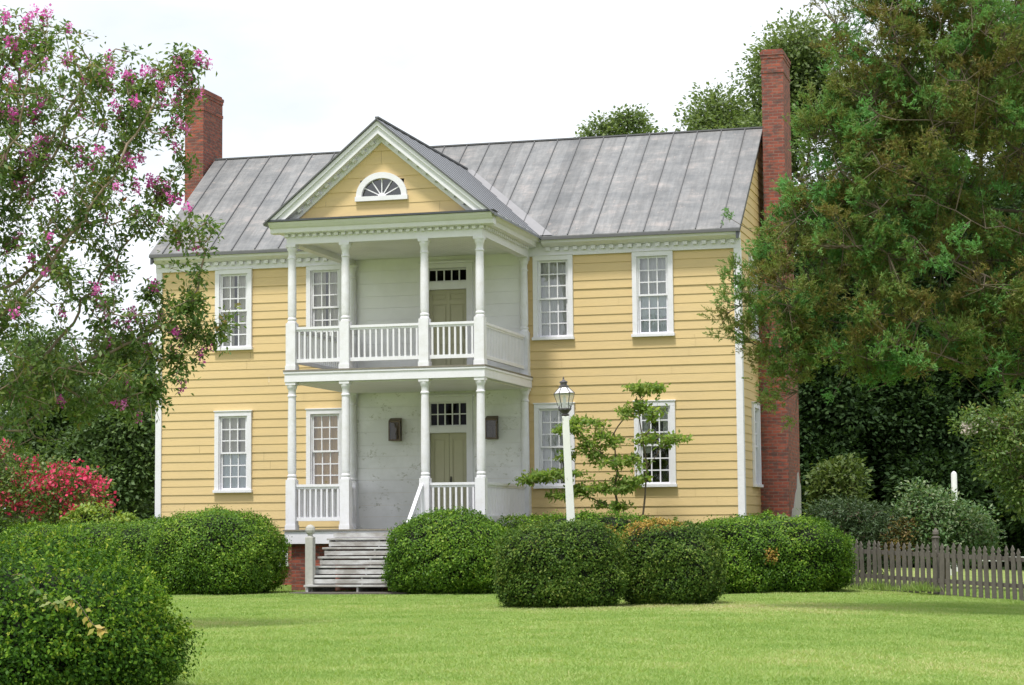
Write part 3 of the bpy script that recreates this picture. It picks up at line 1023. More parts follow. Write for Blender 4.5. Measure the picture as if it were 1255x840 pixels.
# pediment: yellow boarded tympanum, white raking cornice, fanlight
TY = -D_ - .14
def ty_clip(z): 
    hw = max(0, (9.80 - z) / PS)
    return (-hw, hw)
mb = MB(Matrix.Translation((0, TY, 0)))
boards(mb, -2.2, 2.2, 8.07, 9.80, [(-.5, .5, 8.48, 8.9)], ex=.29, clip=ty_clip, lap=.014)
pd = mb.build('pediment', M['yellow'], house)
mb = MB()
mb.prism([(-2.55, 8.035), (2.55, 8.035), (2.60, 8.075), (-2.60, 8.075)], -4.40, TY + .05)
mb.build('flashing', M['dark_metal'], pd)
for s in (-1, 1):
    mb = MB()
    def rk(t0, t1, y0, y1):
        """board following the rake between vertical offsets t0>t1 below the roof line"""
        zt = PZ; lo = 8.078
        p = [(0, zt - t1), (s * (zt - t1 - lo) / PS, lo), (s * (zt - t0 - lo) / PS, lo), (0, zt - t0)]
        if s < 0: p = p[::-1]
        mb.prism(p, y0, y1)
    rk(.004, .10, -4.385, TY); rk(.10, .27, -4.34, TY); rk(.27, .42, -4.11, TY)
    k = 0
    d = 0.18
    while d < 2.0:
        zc = PZ - PS * d - .302
        c = Vector((s * d, -4.16, zc))
        t = Vector((s * 1, 0, -PS)).normalized()
        mb.bar(c - t * .045, c + t * .045, .10, .07, up=(0, 0, 1))
        d += .21
    mb.build('raking_cornice', M['trim'], pd)
def arc(rx, rz, n=24, a0=0, a1=math.pi):
    return [(rx * math.cos(a0 + (a1 - a0) * i / n), rz * math.sin(a0 + (a1 - a0) * i / n)) for i in range(n + 1)]
mb = MB()
zc = 8.53; y0, y1 = TY - .09, TY + .02
o1 = arc(.58, .52); i1 = arc(.455, .39)
vs_, fs = [], []
for (xo, zo), (xi, zi) in zip(o1, i1):
    vs_ += [(xo, y0, zc + zo), (xi, y0, zc + zi), (xo, y1, zc + zo), (xi, y1, zc + zi)]
for i in range(24):
    a, b = 4 * i, 4 * i + 4
    fs += [(a, a + 1, b + 1, b), (a, b, b + 2, a + 2), (a + 1, a + 3, b + 3, b + 1)]
mb.add(vs_, fs)
mb.box(-.60, .60, y0 - .015, y1, zc - .10, zc)
fan = mb.build('fanlight', M['trim'], pd)
mb = MB()
for k in range(1, 6):
    a = math.pi * k / 6
    mb.bar((.09 * math.cos(a), TY - .03, zc + .07 * math.sin(a)), (.455 * math.cos(a), TY - .03, zc + .385 * math.sin(a)), .022, .025, up=(0, 1, 0))
mb.prism([(x, zc + z) for x, z in arc(.09, .075, 10)], TY - .045, TY - .012)
mb.build('muntin', M['trim'], fan)
mb = MB(); mb.add([(x, TY - .01, zc + z) for x, z in arc(.46, .395)], [tuple(range(25))]); mb.build('glass', M['glass'], fan)
mb = MB(); mb.box(-.7, .7, TY + .25, TY + .28, 8.3, 9.1); mb.build('attic_dark', M['interior'], pd)  # near-black board standing in for the unlit attic

# portico roof
def portico_roof():
    mb = MB()
    y0 = -4.40
    for s in (-1, 1):
        yv = ex0 + (PZ - WT) / SL
        xe = (PZ - WT) / PS
        zf = lambda x: PZ - PS * abs(x)
        ye = ex0 + (zf(xe) - WT) / SL
        xo = PX; zo = zf(xo)
        top = [(0, y0, PZ), (s * xo, y0, zo), (s * xo, -.36, zo), (s * xe, ye, zf(xe)), (0, yv, PZ)]
        n = 5
        v = [(x, y, z + .05) for x, y, z in top] + [(x, y, z - .0) for x, y, z in top]
        f = [tuple(range(n)), tuple(range(2 * n - 1, n - 1, -1))] + [(i, i + n, (i + 1) % n + n, (i + 1) % n) for i in range(n)]
        if s < 0: f = [t[::-1] for t in f]
        mb.cur = 0
        mb.add(v, f)
        mb.cur = 1
        y = y0 + .25
        while y < yv - .1:
            xl = xo if y < -.4 else max(.05, (PZ - WT - SL * (y - ex0)) / PS - .04)
            mb.bar((0, y, PZ + .055), (s * xl, y, zf(xl) + .055), .022, .024, up=(0, 1, 0))
            y += .59
        mb.bar((0, y0, PZ + .03), (s * xo, y0, zo + .03), .03, .06, up=(0, 1, 0))
    mb.bar((0, y0, PZ + .07), (0, yv, PZ + .07), .08, .04)
    mb.build('portico_roof', [M['roof_dark'], M['seam']], house)
portico_roof()

# porch steps ---------------------------------------------------------------
steps = empty('porch_steps', (0, -4.05, 0))
tag(steps, 'worn white wooden steps with open risers leading up to the front porch', 'steps')
stp = lambda mb, n, mt, **k: (lambda o: (setattr(o, 'location', (0, 4.05, 0)), o)[1])(mb.build(n, mt, steps, **k))
nst = 7; rise = ZF / nst; run = .275
for i in range(1, nst):
    z = ZF - rise * i; y = -4.06 - run * (i - 1)
    mb = MB(); mb.box(-1.17, 1.12, y - run - .03, y - .002, z - .04, z)
    stp(mb, 'tread', M['step_paint'], bevel=.006)
    mb = MB(); mb.box(-1.12, 1.08, y - .022, y - .003, z + .025, z + rise - .075)
    stp(mb, 'riser', M['step_paint'])
for x in (-1.10, 0, 1.06):
    mb = MB()
    pts = [(-4.06, -.05)]
    for i in range(nst - 1, 0, -1):
        y = -4.06 - run * i; z = ZF - rise * i - .042
        pts += [(y, z - rise + .001 if i < nst - 1 else -.05), (y, z)]
    pts += [(-4.06, ZF - rise - .042)]
    mb.prism_x(pts, x - .02, x + .02)
    stp(mb, 'stringer', M['step_paint'])
mb = MB(); mb.box(-1.35, 1.2, -6.1, -5.62, -.05, .05); stp(mb, 'base_plank', M['grey_wood'])
mb = MB()
nx, ny = -1.13, -5.45
mb.box(nx - .085, nx + .085, ny - .085, ny + .085, 0, 1.18)
mb.lathe([(.085, 1.18), (.055, 1.2), (.05, 1.235), (.09, 1.26), (.105, 1.32), (.095, 1.38), (.06, 1.425), (.01, 1.44)], nx, ny, 14)
stp(mb, 'newel_post', M['newel_wood'], bevel=.01)
mb = MB(); mb.bar((.86, -4.02, 2.27), (.86, -5.45, 1.02), .075, .06); mb.bar((.86, -4.02, 1.63), (.86, -5.45, .36), .05, .05)
for k in range(1, 10):
    y = -4.02 - 1.43 * k / 10; z = 2.27 - 1.25 * k / 10
    mb.bar((.86, y, z - .64), (.86, y, z - .02), .035)
stp(mb, 'handrail', M['trim'])
mb = MB(); mb.box(.78, .95, -5.62, -5.45, 0, 1.12); stp(mb, 'newel_post', M['trim'], bevel=.01)

# wall lanterns ---------------------------------------------------------------
def wall_lantern(x, label):
    L = empty('wall_lantern', (x, -.05, 3.38)); tag(L, label, 'lantern', 'lanterns flanking the lower front door')
    mb = MB()
    mb.box(-.13, .13, -.02, .015, .0, .50)            # back plate
    mb.box(-.14, .14, -.17, -.02, .0, .035); mb.box(-.14, .14, -.17, -.02, .43, .47)
    mb.prism_x([(-.175, .47), (-.02, .47), (-.02, .54)], -.14, .14)
    for sx in (-.13, .13):
        mb.box(sx - .012, sx + .012, -.17, -.146, .035, .43)
    mb.build('housing', M['tarnish'], L)
    mb = MB(); mb.box(-.115, .115, -.16, -.155, .037, .428); mb.box(-.128, -.124, -.145, -.022, .037, .428); mb.box(.124, .128, -.145, -.022, .037, .428)
    mb.build('glass', M['dusty_glass'], L)
    mb = MB(); mb.lathe([(.018, .04), (.018, .17), (.012, .18), (.022, .22), (.016, .28), (.003, .31)], 0, -.085, 8); mb.build('bulb', M['tarnish'], L, smooth=True)
    return L
wall_lantern(-1.025, 'dark copper box lantern on the peeling white wall beside the steps')
wall_lantern(1.33, 'dark copper box lantern on the white wall between door and right hand railing')

# lamp post ---------------------------------------------------------------
M['post_paint'] = paint('chipped_post_paint', (0.74, 0.75, 0.72), (0.22, 0.21, 0.17), 5.0, 0.9, (1, 1, 0.5), 0.6, 0.60, 0.64)
lp = empty('lamp_post', (5.83, -10.8, 0))
lp.rotation_euler = (0, R_(-2.4), R_(15))
tag(lp, 'white square wooden lamp post with chipped paint and glass lantern on top', 'lamp post')
mb = MB()
mb.add([(-.084, -.084, -.1), (.084, -.084, -.1), (.084, .084, -.1), (-.084, .084, -.1), (-.06, -.06, 3.30), (.06, -.06, 3.30), (.06, .06, 3.30), (-.06, .06, 3.30)],
       [(0, 3, 2, 1), (4, 5, 6, 7), (0, 1, 5, 4), (1, 2, 6, 5), (2, 3, 7, 6), (3, 0, 4, 7)])
mb.build('post', M['post_paint'], lp, bevel=.012)
mb = MB()
mb.lathe([(.06, 3.30), (.075, 3.32), (.04, 3.345), (.05, 3.37), (.085, 3.40), (.10, 3.41), (.10, 3.425)], 0, 0, 12)
for k in range(4):     # leafy cradle
    a = math.pi / 4 + k * math.pi / 2
    mb.bar((.07 * math.cos(a), .07 * math.sin(a), 3.36), (.15 * math.cos(a), .15 * math.sin(a), 3.42), .012); mb.bar((.15 * math.cos(a), .15 * math.sin(a), 3.42), (.125 * math.cos(a), .125 * math.sin(a), 3.49), .012)
M['lamp_iron'] = plain('grey_iron', (0.11, 0.10, 0.105), 0.45, 0.4)
fr = mb.build('lantern_frame', M['lamp_iron'], lp)
zb, zm_, zt = 3.43, 3.70, 3.82
rb, rm, rt = .105, .185, .07
mb = MB()
ng = 6
c6 = lambda r, k: (r * math.cos(2 * math.pi * k / ng), r * math.sin(2 * math.pi * k / ng))
for k in range(ng):
    mb.bar((*c6(rb, k), zb), (*c6(rm, k), zm_), .009); mb.bar((*c6(rm, k), zm_), (*c6(rm, k + 1), zm_), .010); mb.bar((*c6(rb, k), zb), (*c6(rb, k + 1), zb), .014)
    mb.bar((*c6(rm, k), zm_), (*c6(rt, k), zt), .012)
mb.build('lantern_cage', M['lamp_iron'], lp)
mb = MB()
for k in range(ng):
    mb.add([(*c6(rb * .97, k), zb), (*c6(rb * .97, k + 1), zb), (*c6(rm * .97, k + 1), zm_), (*c6(rm * .97, k), zm_)], [(0, 1, 2, 3)])
mb.build('lantern_glass', M['lamp_glass'], lp)
mb = MB()
for k in range(ng):
    mb.add([(*c6(rm * .97, k), zm_), (*c6(rm * .97, k + 1), zm_), (*c6(rt * .97, k + 1), zt), (*c6(rt * .97, k), zt)], [(0, 1, 2, 3)])
mb.build('lantern_hood', M['silver'], lp)
mb = MB(); mb.lathe([(.085, 3.815), (.085, 3.835), (.06, 3.85), (.06, 3.885), (.075, 3.895), (.07, 3.91), (.03, 3.93), (.012, 3.955), (.016, 3.97), (.003, 4.0)], 0, 0, 12); mb.build('lantern_cap', M['lamp_iron'], lp, smooth=True)
mb = MB(); mb.lathe([(.03, 3.44), (.03, 3.48), (.018, 3.49), (.03, 3.55), (.03, 3.62), (.01, 3.66)], 0, 0, 10); mb.build('bulb', M['curtain'], lp, smooth=True)

# picket fence ---------------------------------------------------------------
fx0, fy0, fx1, fy1 = 9.2, -1.85, 15.6, -8.02
fd = Vector((fx1 - fx0, fy1 - fy0, 0)); fL = fd.length; fd.normalize()
fang = math.atan2(fd.y, fd.x)
fence = empty('picket_fence', (fx0, fy0, 0)); fence.rotation_euler = (0, 0, fang)
tag(fence, 'weathered grey wooden picket fence beside the clipped hedge', 'fence')
def picket_me(i):
    mb = MB()
    h = 1.04 + random.uniform(-.025, .025); w = .052 + random.uniform(-.003, .004)
    mb.prism([(-w, .04), (w, .04), (w, h - .16), (w * .55, h - .125), (w * .95, h - .085), (0, h), (-w * .95, h - .085), (-w * .55, h - .125), (-w, h - .16)], -.011, .011)
    return mb
protos = []
npk = int(fL / .178)
for i in range(npk):
    x = (i + .5) / npk * fL
    if i < 7:
        o = picket_me(i).build('picket', M['grey_wood'], fence); protos.append(o)
    else:
        o = protos[random.randrange(7)].copy(); COL.objects.link(o); o.parent = fence
    o.location = (x, -.04, float(gz(fx0 + fd.x * x)) + random.uniform(-.015, .015)); o.rotation_euler = (random.uniform(-.03, .03), random.uniform(-.03, .03), random.uniform(-.1, .1))
for z in (.30, .80):
    za, zb_ = float(gz(9.6)), float(gz(fx1))
    k0 = (9.6 - fx0) / fd.x
    mb = MB(); mb.bar((0, .005, z), (k0, .005, z), .05, .08); mb.bar((k0, .005, z + za), (fL, .005, z + zb_), .05, .08); mb.build('rail', M['grey_wood'], fence)
for x in (.05, 3.25, 6.3):
    mb = MB(); mb.box(x - .05, x + .05, .035, .135, -.25, 1.06); mb.lathe([(.085, 1.06), (.085, 1.085), (.04, 1.10), (.065, 1.14), (.06, 1.19), (.015, 1.26)], x, .095, 10)
    mb.build('post', M['grey_wood'], fence, bevel=.006)

wr = empty('rail_fence', (10.6, 10.6, 0)); tag(wr, 'low white board rail standing in the grass beyond the picket fence', 'fence')
mb = MB(); mb.box(0, 6, -.02, .02, .32, .44); mb.build('rail', M['galv'], wr)
for x in (.4, 2.6, 4.8):
    mb = MB(); mb.box(x - .05, x + .05, .021, .12, -.1, .5); mb.build('post', M['galv'], wr)
mb = MB(); mb.lathe([(.085, -.1), (.085, 2.75), (.06, 2.8), (.02, 2.83)], 10.95, 14.9, 12)
po = mb.build('pole', M['galv'], None, smooth=True); tag(po, 'slim white pole standing among the dark shrubs behind the fence', 'pole')

# ------------------------------------------------------------------ clipped shrubs
M['box_leaf'] = leafmat('boxwood_leaf', [(0, (0.026, 0.070, 0.007)), (0.4, (0.080, 0.178, 0.014)), (0.75, (0.175, 0.30, 0.026)), (1, (0.30, 0.40, 0.05))], 0.26, 0.5, 0.25)
M['box_leaf_near'] = leafmat('near_boxwood_leaf', [(0, (0.018, 0.055, 0.006)), (0.4, (0.060, 0.145, 0.012)), (0.75, (0.165, 0.285, 0.026)), (1, (0.40, 0.44, 0.07))], 0.28, 0.5, 0.12)
M['holly_leaf'] = leafmat('dull_evergreen_leaf', [(0, (0.026, 0.062, 0.009)), (0.45, (0.070, 0.138, 0.018)), (0.8, (0.15, 0.225, 0.034)), (1, (0.29, 0.33, 0.08))], 0.25, 0.5, 0.18)
M['core'] = plain('shrub_inner_shade', (0.008, 0.013, 0.004), 1.0, 0, 0.4, 9)  # near-black, standing in for the shade inside the bush

def shrub(name, label, c, rx, ry, h, n, size, mat, group=None, ex=2.8, rot=0.0, lump=0.07, cat='bush', fuzz=0.06, dead=None, sprigs=0, seed=0, zfrac=.38, gapt=-.38, tb=(2.2, 2.6)):
    rs = np.random.default_rng(100 + seed)
    root = empty(name, (c[0], c[1], 0)); root.rotation_euler = (0, 0, rot); tag(root, label, cat, group)
    zc = h * zfrac; ht, hb = h - zc, zc
    ks = rs.normal(size=(9, 3)) * 4.5; ph = rs.uniform(0, 6.28, 9)
    ks2 = rs.normal(size=(10, 3)) * 11; ph2 = rs.uniform(0, 6.28, 10)
    def rad(d):
        e = (np.abs(d[:, 0] / rx) ** ex + np.abs(d[:, 1] / ry) ** ex + np.abs(d[:, 2] / np.where(d[:, 2] > 0, ht, hb * 1.12)) ** ex) ** (-1 / ex)
        nz_ = np.sin(d @ ks.T + ph).sum(1) / 9 * lump * 2 + np.sin(d @ ks2.T + ph2).sum(1) / 10 * lump * 1.3
        return e * (1 + nz_), nz_
    d = unit(rs.normal(size=(n * 2, 3)) * np.array([rx, ry, h * .5]))
    r, lz = rad(d)
    depth = np.abs(rs.normal(size=len(d))) * fuzz
    out = rs.random(len(d)) < .12
    depth = np.where(out, -np.abs(rs.normal(size=len(d))) * fuzz * .5, depth)
    P = d * r[:, None] * (1 - depth)[:, None]
    P[:, 2] += zc
    ok = P[:, 2] > .01
    # area weighting of the rounded box is rough; thin gaps are wanted
    gap = np.sin(d @ (ks2.T * 1.7) + ph2).sum(1) / 10 + rs.normal(size=len(d)) * .22
    ok &= gap > gapt
    idx = np.nonzero(ok)[0][:n]
    P, d, lz = P[idx], d[idx], lz[idx]; m_ = len(P)
    nr = unit(d + rs.normal(size=(m_, 3)) * .36 + np.array([0, 0, .25]))
    ax = unit(np.cross(nr, rs.normal(size=(m_, 3))) + d * .6)
    s = size * rs.uniform(.6, 1.35, m_)
    V, Fq = leaf_quads(P - ax * s[:, None] * .4, ax, nr, s, s * .58)
    cl = np.sin(P @ (rs.normal(size=(3, 8)) * 5.5 / max(.6, rx)) + ph[:8]).sum(1) / 8
    tint = np.clip(rs.beta(*tb, m_) + .28 * cl + rs.normal(size=m_) * .06, 0, 1)
    mats = [mat]; mi = np.zeros(m_, int)
    if dead is not None:
        for (dx, dy, dz, dr) in dead:
            q = np.linalg.norm(P - np.array([dx, dy, dz]), axis=1) + rs.normal(size=m_) * dr * .35
            mi[q < dr] = 1
        mats = [mat, M['dead_leaf']]
    FV, FF, FT, FM = V, Fq, tint, mi
    # dark closed shell: the shade among inner branches is put into its colour
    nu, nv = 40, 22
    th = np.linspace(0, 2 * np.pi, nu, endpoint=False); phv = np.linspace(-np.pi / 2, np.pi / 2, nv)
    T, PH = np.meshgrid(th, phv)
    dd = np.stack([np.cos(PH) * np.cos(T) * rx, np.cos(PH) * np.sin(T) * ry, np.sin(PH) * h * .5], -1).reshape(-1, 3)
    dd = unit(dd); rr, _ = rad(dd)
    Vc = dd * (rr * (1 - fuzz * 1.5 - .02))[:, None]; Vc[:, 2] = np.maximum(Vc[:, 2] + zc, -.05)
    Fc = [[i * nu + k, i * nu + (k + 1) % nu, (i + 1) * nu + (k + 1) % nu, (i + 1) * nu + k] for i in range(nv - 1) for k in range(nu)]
    raw_mesh('shade_core', Vc, Fc, M['core'], root, smooth=True)
    if sprigs:
        dS = unit(rs.normal(size=(sprigs, 3)) * np.array([rx, ry, h * .5])); dS = dS[dS[:, 2] > .12]
        rS, _ = rad(dS)
        b0 = dS * rS[:, None]; b0[:, 2] += zc
        ln = rs.uniform(.04, .17, len(dS))
        dr = unit(dS + rs.normal(size=dS.shape) * .35 + np.array([0, 0, .5]))
        tp = b0 + dr * ln[:, None]
        k = 12
        t = rs.random((len(dS), k))
        Ps = (b0[:, None] + (tp - b0)[:, None] * t[..., None]).reshape(-1, 3)
        axs = unit(np.repeat(dr, k, 0) * .6 + rs.normal(size=Ps.shape)); nrs = unit(rs.normal(size=Ps.shape))
        s2 = size * rs.uniform(.7, 1.2, len(Ps))
        V, Fq = leaf_quads(Ps, axs, nrs, s2, s2 * .55)
        FF = np.concatenate([FF, Fq + len(FV)]); FV = np.concatenate([FV, V])
        FT = np.concatenate([FT, np.clip(rs.beta(4, 2, len(Ps)), 0, 1)]); FM = np.concatenate([FM, np.zeros(len(Ps), int)])
    raw_mesh('foliage', FV, FF, mats, root, FT, matidx=FM)
    return root
M['dead_leaf'] = leafmat('dead_leaf', [(0, (0.20, 0.12, 0.03)), (0.5, (0.42, 0.27, 0.06)), (1, (0.55, 0.42, 0.12))], 0.25, 0.6, 0.2)

shrub('boxwood_bush', 'large clipped boxwood beside the left end of the porch', (-3.12, -5.75), 1.36, 1.2, 1.73, 46000, .05, M['box_leaf'], seed=1, ex=3.0)
shrub('boxwood_bush', 'clipped boxwood half hidden behind the large one left of porch', (-5.3, -3.7), 1.0, 1.1, 1.60, 30000, .05, M['box_leaf'], seed=2, ex=2.8)
shrub('hedge', 'low clipped hedge in front of the red flowering shrub', (-8.5, -1.3), 2.15, 1.2, 1.5, 44000, .055, M['box_leaf'], seed=3, ex=3.2, rot=.15, cat='hedge')
shrub('boxwood_bush', 'big round clipped boxwood hiding the right side of the porch steps', (1.93, -5.45), 1.34, 1.15, 1.69, 46000, .05, M['box_leaf'], seed=4, ex=2.6)
shrub('hedge', 'clipped hedge along the house wall behind lamp post and sapling', (3.95, -2.75), 2.0, .8, 1.63, 36000, .052, M['box_leaf'], seed=5, ex=3.4, rot=.12, cat='hedge')
shrub('evergreen_bush', 'front clipped bush just below the white lamp post', (5.92, -12.05), 1.12, .78, 1.44, 40000, .046, M['holly_leaf'], seed=6, ex=3.0, rot=.26, dead=[(.95, 0, 1.42, .22)], sprigs=70, fuzz=.06)
shrub('evergreen_bush', 'darker clipped bush with yellowed top joined to the one below the lamp post', (7.52, -10.75), .88, .8, 1.43, 30000, .046, M['holly_leaf'], seed=7, ex=2.8, dead=[(-.55, -.15, 1.36, .34), (-.1, -.1, 1.42, .28)], sprigs=70, fuzz=.06)
shrub('hedge', 'clipped hedge between the yellow house corner and the picket fence', (8.25, -4.55), 1.68, 1.1, 1.52, 50000, .05, M['box_leaf'], seed=8, ex=3.2, rot=.35, cat='hedge', dead=[(-.1, -1.05, .75, .14)])
shrub('boxwood_bush', 'big boxwood nearest the camera with loose pale new growth', (5.50, -30.0), 1.32, 1.35, 1.28, 110000, .038, M['box_leaf_near'], seed=9, ex=2.35, lump=.10, sprigs=2600, fuzz=.12, zfrac=.14, gapt=-.22, tb=(1.5, 2.9))

# bindweed sprig trailing over the near bush
M['vine_leaf'] = leafmat('vine_leaf', [(0, (0.08, 0.17, 0.04)), (0.5, (0.25, 0.30, 0.07)), (1, (0.50, 0.36, 0.10))], 0.35)
def vine():
    base = np.array([6.46, -31.04, .90])
    root = empty('climbing_vine', tuple(base)); tag(root, 'yellowing vine strand hanging over the face of the nearest boxwood', 'vine')
    t = np.linspace(0, 1, 26)
    pts = np.stack([-.42 + .85 * t, -.02 * np.sin(t * 9) - .05, .12 - .38 * t + .06 * np.sin(t * 12)], 1)
    V, Fq = frustums(pts[:-1], pts[1:], np.full(25, .004), np.full(25, .003), 5); raw_mesh('stem', V, Fq, M['twig'], root)
    P = np.repeat(pts[3:], 2, 0) + RNG.normal(size=(46, 3)) * .012
    ax = unit(np.stack([RNG.normal(size=46), RNG.uniform(-.8, .1, 46), RNG.uniform(-1.2, .2, 46)], 1)); nr = unit(np.stack([RNG.normal(size=46) * .3, np.full(46, -1.), RNG.normal(size=46) * .3 + .5], 1))
    V, Fq = leaf_quads(P, ax, nr, RNG.uniform(.045, .085, 46), RNG.uniform(.028, .045, 46))
    raw_mesh('leaves', V, Fq, M['vine_leaf'], root, np.clip(np.linspace(0, 1, 46) + RNG.normal(size=46) * .2, 0, 1))
vine()

# ------------------------------------------------------------------ dogwood sapling by the wall
M['dogwood_leaf'] = leafmat('dogwood_leaf', [(0, (0.10, 0.20, 0.045)), (0.5, (0.23, 0.34, 0.08)), (1, (0.42, 0.47, 0.15))], 0.55, 0.5, 0.3)
def sapling():
    base = np.array([4.6, -1.55, 0.0])
    ells = [(5.25, -1.55, 4.4, .4, .3, .2), (5.15, -1.6, 3.9, .5, .3, .3), (5.6, -1.5, 3.25, .55, .35, .22), (4.3, -1.6, 3.25, .5, .35, .25), (3.9, -1.65, 3.65, .38, .3, .2),
            (4.6, -1.6, 2.75, .6, .4, .25), (3.25, -1.9, 2.5, .72, .35, .2), (2.85, -2.0, 2.35, .4, .3, .15), (3.6, -1.9, 3.5, .3, .3, .25), (4.3, -1.6, 2.2, .75, .4, .22), (3.7, -1.7, 2.95, .45, .3, .16), (4.95, -1.6, 2.35, .35, .3, .2), (4.5, -1.6, 1.8, .4, .3, .12), (3.5, -1.8, 2.05, .45, .3, .14)]
    ells = [(e[0], e[1], e[2], e[3] * 1.2, e[4] * 1.15, e[5] * .62) for e in ells]
    starts = [base + np.array([.03 * math.sin(i), 0, .16 * i]) for i in range(12)]
    r = tree('dogwood_sapling', 'young dogwood with layered light green leaves against the yellow wall', base, None, ells, 170, 9, .105, .15, M['dogwood_leaf'], M['twig'],
             step=.14, kill=.22, tip=.006, rmax=.04, starts=starts, aspect=.55, flat=.3, shell=0, cat='sapling', clumps=760, along=.22)
    mb = MB(); pts = [(.40, -.1, 0), (.5, -.1, 1.0), (.62, -.05, 2.0), (.66, 0, 2.7), (.52, 0, 3.6), (.45, 0, 4.2)]
    P = np.array(pts); V, Fq = frustums(P[:-1], P[1:], np.linspace(.028, .014, 5), np.linspace(.025, .010, 5), 6)
    raw_mesh('trunk', V, Fq, M['twig'], r[0])
sapling()

# ------------------------------------------------------------------ crape myrtle, left
M['myrtle_leaf'] = leafmat('crape_myrtle_leaf', [(0, (0.055, 0.110, 0.030)), (0.45, (0.115, 0.195, 0.050)), (0.78, (0.20, 0.255, 0.07)), (0.92, (0.25, 0.19, 0.05)), (1, (0.40, 0.14, 0.05))], 0.35, 0.45, 0.35)
M['pink_bloom'] = leafmat('pink_blossom', [(0, (0.56, 0.07, 0.34)), (0.5, (0.74, 0.15, 0.52)), (1, (0.86, 0.40, 0.72))], 0.35, 0.7, 0.1, (1.1, 1.0, 1.1))
M['red_bloom'] = leafmat('red_blossom', [(0, (0.52, 0.03, 0.08)), (0.5, (0.74, 0.075, 0.17)), (1, (0.82, 0.20, 0.30))], 0.3, 0.7, 0.1, (1.1, 1.0, 1.0))
M['white_bloom'] = leafmat('white_blossom', [(0, (0.60, 0.50, 0.46)), (1, (0.80, 0.72, 0.68))], 0.3, 0.7, 0.1, (1, 1, 1))

def blossoms(root, base, tips, n, mat, size=.035, spread=(.06, .06, .09), name='blossom', lift=.05):
    P, ci, off = spray(tips, n, 1.0, 1.0)
    P = np.repeat(tips, n, 0) + off * np.array(spread) + np.array([0, 0, lift])
    k = len(P)
    s = size * RNG.uniform(.6, 1.3, k)
    V, Fq = leaf_quads(P - base, rnd_dirs(k), rnd_dirs(k), s, s * .8)
    raw_mesh(name, V, Fq, mat, root, np.clip(RNG.random(k) * .7 + RNG.random(len(tips))[ci] * .3, 0, 1))

def crape():
    base = np.array([-1.3, -21.3, 0.])
    # (centre, radii) of the loose leafy masses
    ells = [(1.0, -21.1, 7.0, 1.4, 1.5, 1.5), (-.6, -21.3, 6.6, 1.6, 1.7, 1.9), (.7, -21.0, 4.5, 1.45, 1.5, 1.5), (-1.1, -21.2, 4.2, 1.6, 1.6, 1.5),
            (2.35, -20.8, 7.2, .85, .8, .75), (2.0, -20.9, 5.8, .8, .8, .6), (2.9, -20.6, 5.45, .5, .5, .45), (2.3, -20.5, 4.25, .75, .7, .5), (3.0, -20.4, 3.95, .45, .45, .3),
            (1.6, -20.7, 3.4, .8, .8, .55), (.4, -20.9, 3.0, 1.2, 1.1, .6), (-.8, -21.1, 8.2, 1.2, 1.2, .8), (2.95, -20.7, 7.65, .35, .4, .3), (2.7, -20.6, 6.3, .4, .4, .35), (2.2, -20.6, 3.0, .4, .4, .25), (2.7, -20.5, 4.6, .6, .5, .4), (2.45, -20.5, 3.85, .5, .4, .3), (3.25, -20.4, 4.05, .35, .35, .2), (2.55, -20.5, 3.35, .35, .35, .25), (3.1, -20.4, 4.25, .4, .4, .25), (2.1, -20.6, 3.5, .6, .5, .35)]
    starts = [base + np.array([.02 * i, 0, .2 * i]) for i in range(9)]
    root, nodes, r, kids, tips = tree('crape_myrtle', 'tall crape myrtle with loose pink blossoms leaning in front of the left house end', base, None, ells, 700, 30, .082, .15, M['myrtle_leaf'], M['pale_bark'],
                                      step=.17, kill=.27, tip=.008, rmax=.13, starts=starts, aspect=.5, flat=.85, shell=.1, clumps=1750, along=.45)
    t = tips
    score = t[:, 2] * .35 + t[:, 0] * .15 + RNG.normal(size=len(t)) * 1.3 + 1.6 * np.sin(t @ np.array([2.1, 1.3, 1.7]) + 1) * np.sin(t @ np.array([-1.2, 2.0, 2.6]))
    pick = t[np.argsort(-score)[:int(len(t) * .16)]]
    blossoms(root, base, pick, 40, M['pink_bloom'], .042, (.032, .032, .045))
crape()

# red flowering shrub behind the left hedge
def red_shrub():
    base = np.array([-12.2, 2.9, 0.])
    ells = [(-12.0, 2.8, 2.3, 1.3, 1.0, 1.0), (-13.2, 2.6, 2.8, 1.2, 1.0, 1.0), (-10.9, 3.1, 2.1, .8, .8, 1.0), (-14.4, 2.4, 2.2, 1.2, 1.0, 1.2)]
    root, nodes, r, kids, tips = tree('flowering_shrub', 'crimson flowering shrub behind the low hedge at the left', base, None, ells, 260, 26, .11, .16, M['myrtle_leaf'], M['twig'],
                                      step=.25, kill=.35, tip=.01, rmax=.08, starts=[base + np.array([0, 0, .2 * i]) for i in range(5)], cat='shrub')
    t = nodes[kids == 0]
    pick = t[RNG.random(len(t)) < .8]
    blossoms(root, base, pick, 85, M['red_bloom'], .10, (.19, .19, .14))
red_shrub()
M['lime_leaf'] = leafmat('lime_leaf', [(0, (0.14, 0.24, 0.04)), (0.6, (0.26, 0.36, 0.06)), (1, (0.42, 0.42, 0.09))], 0.35)
shrub('lime_shrub', 'bright lime green shrub showing over the left hedge', (-9.1, .35), .75, .7, 1.98, 7000, .11, M['lime_leaf'], seed=21, ex=2.1, lump=.12, fuzz=.1, cat='shrub')
shrub('lime_shrub', 'yellowish low shrub between left hedge and the white house corner', (-7.95, -.15), .6, .5, 1.82, 5000, .10, M['lime_leaf'], seed=22, ex=2.1, lump=.12, fuzz=.1, cat='shrub')

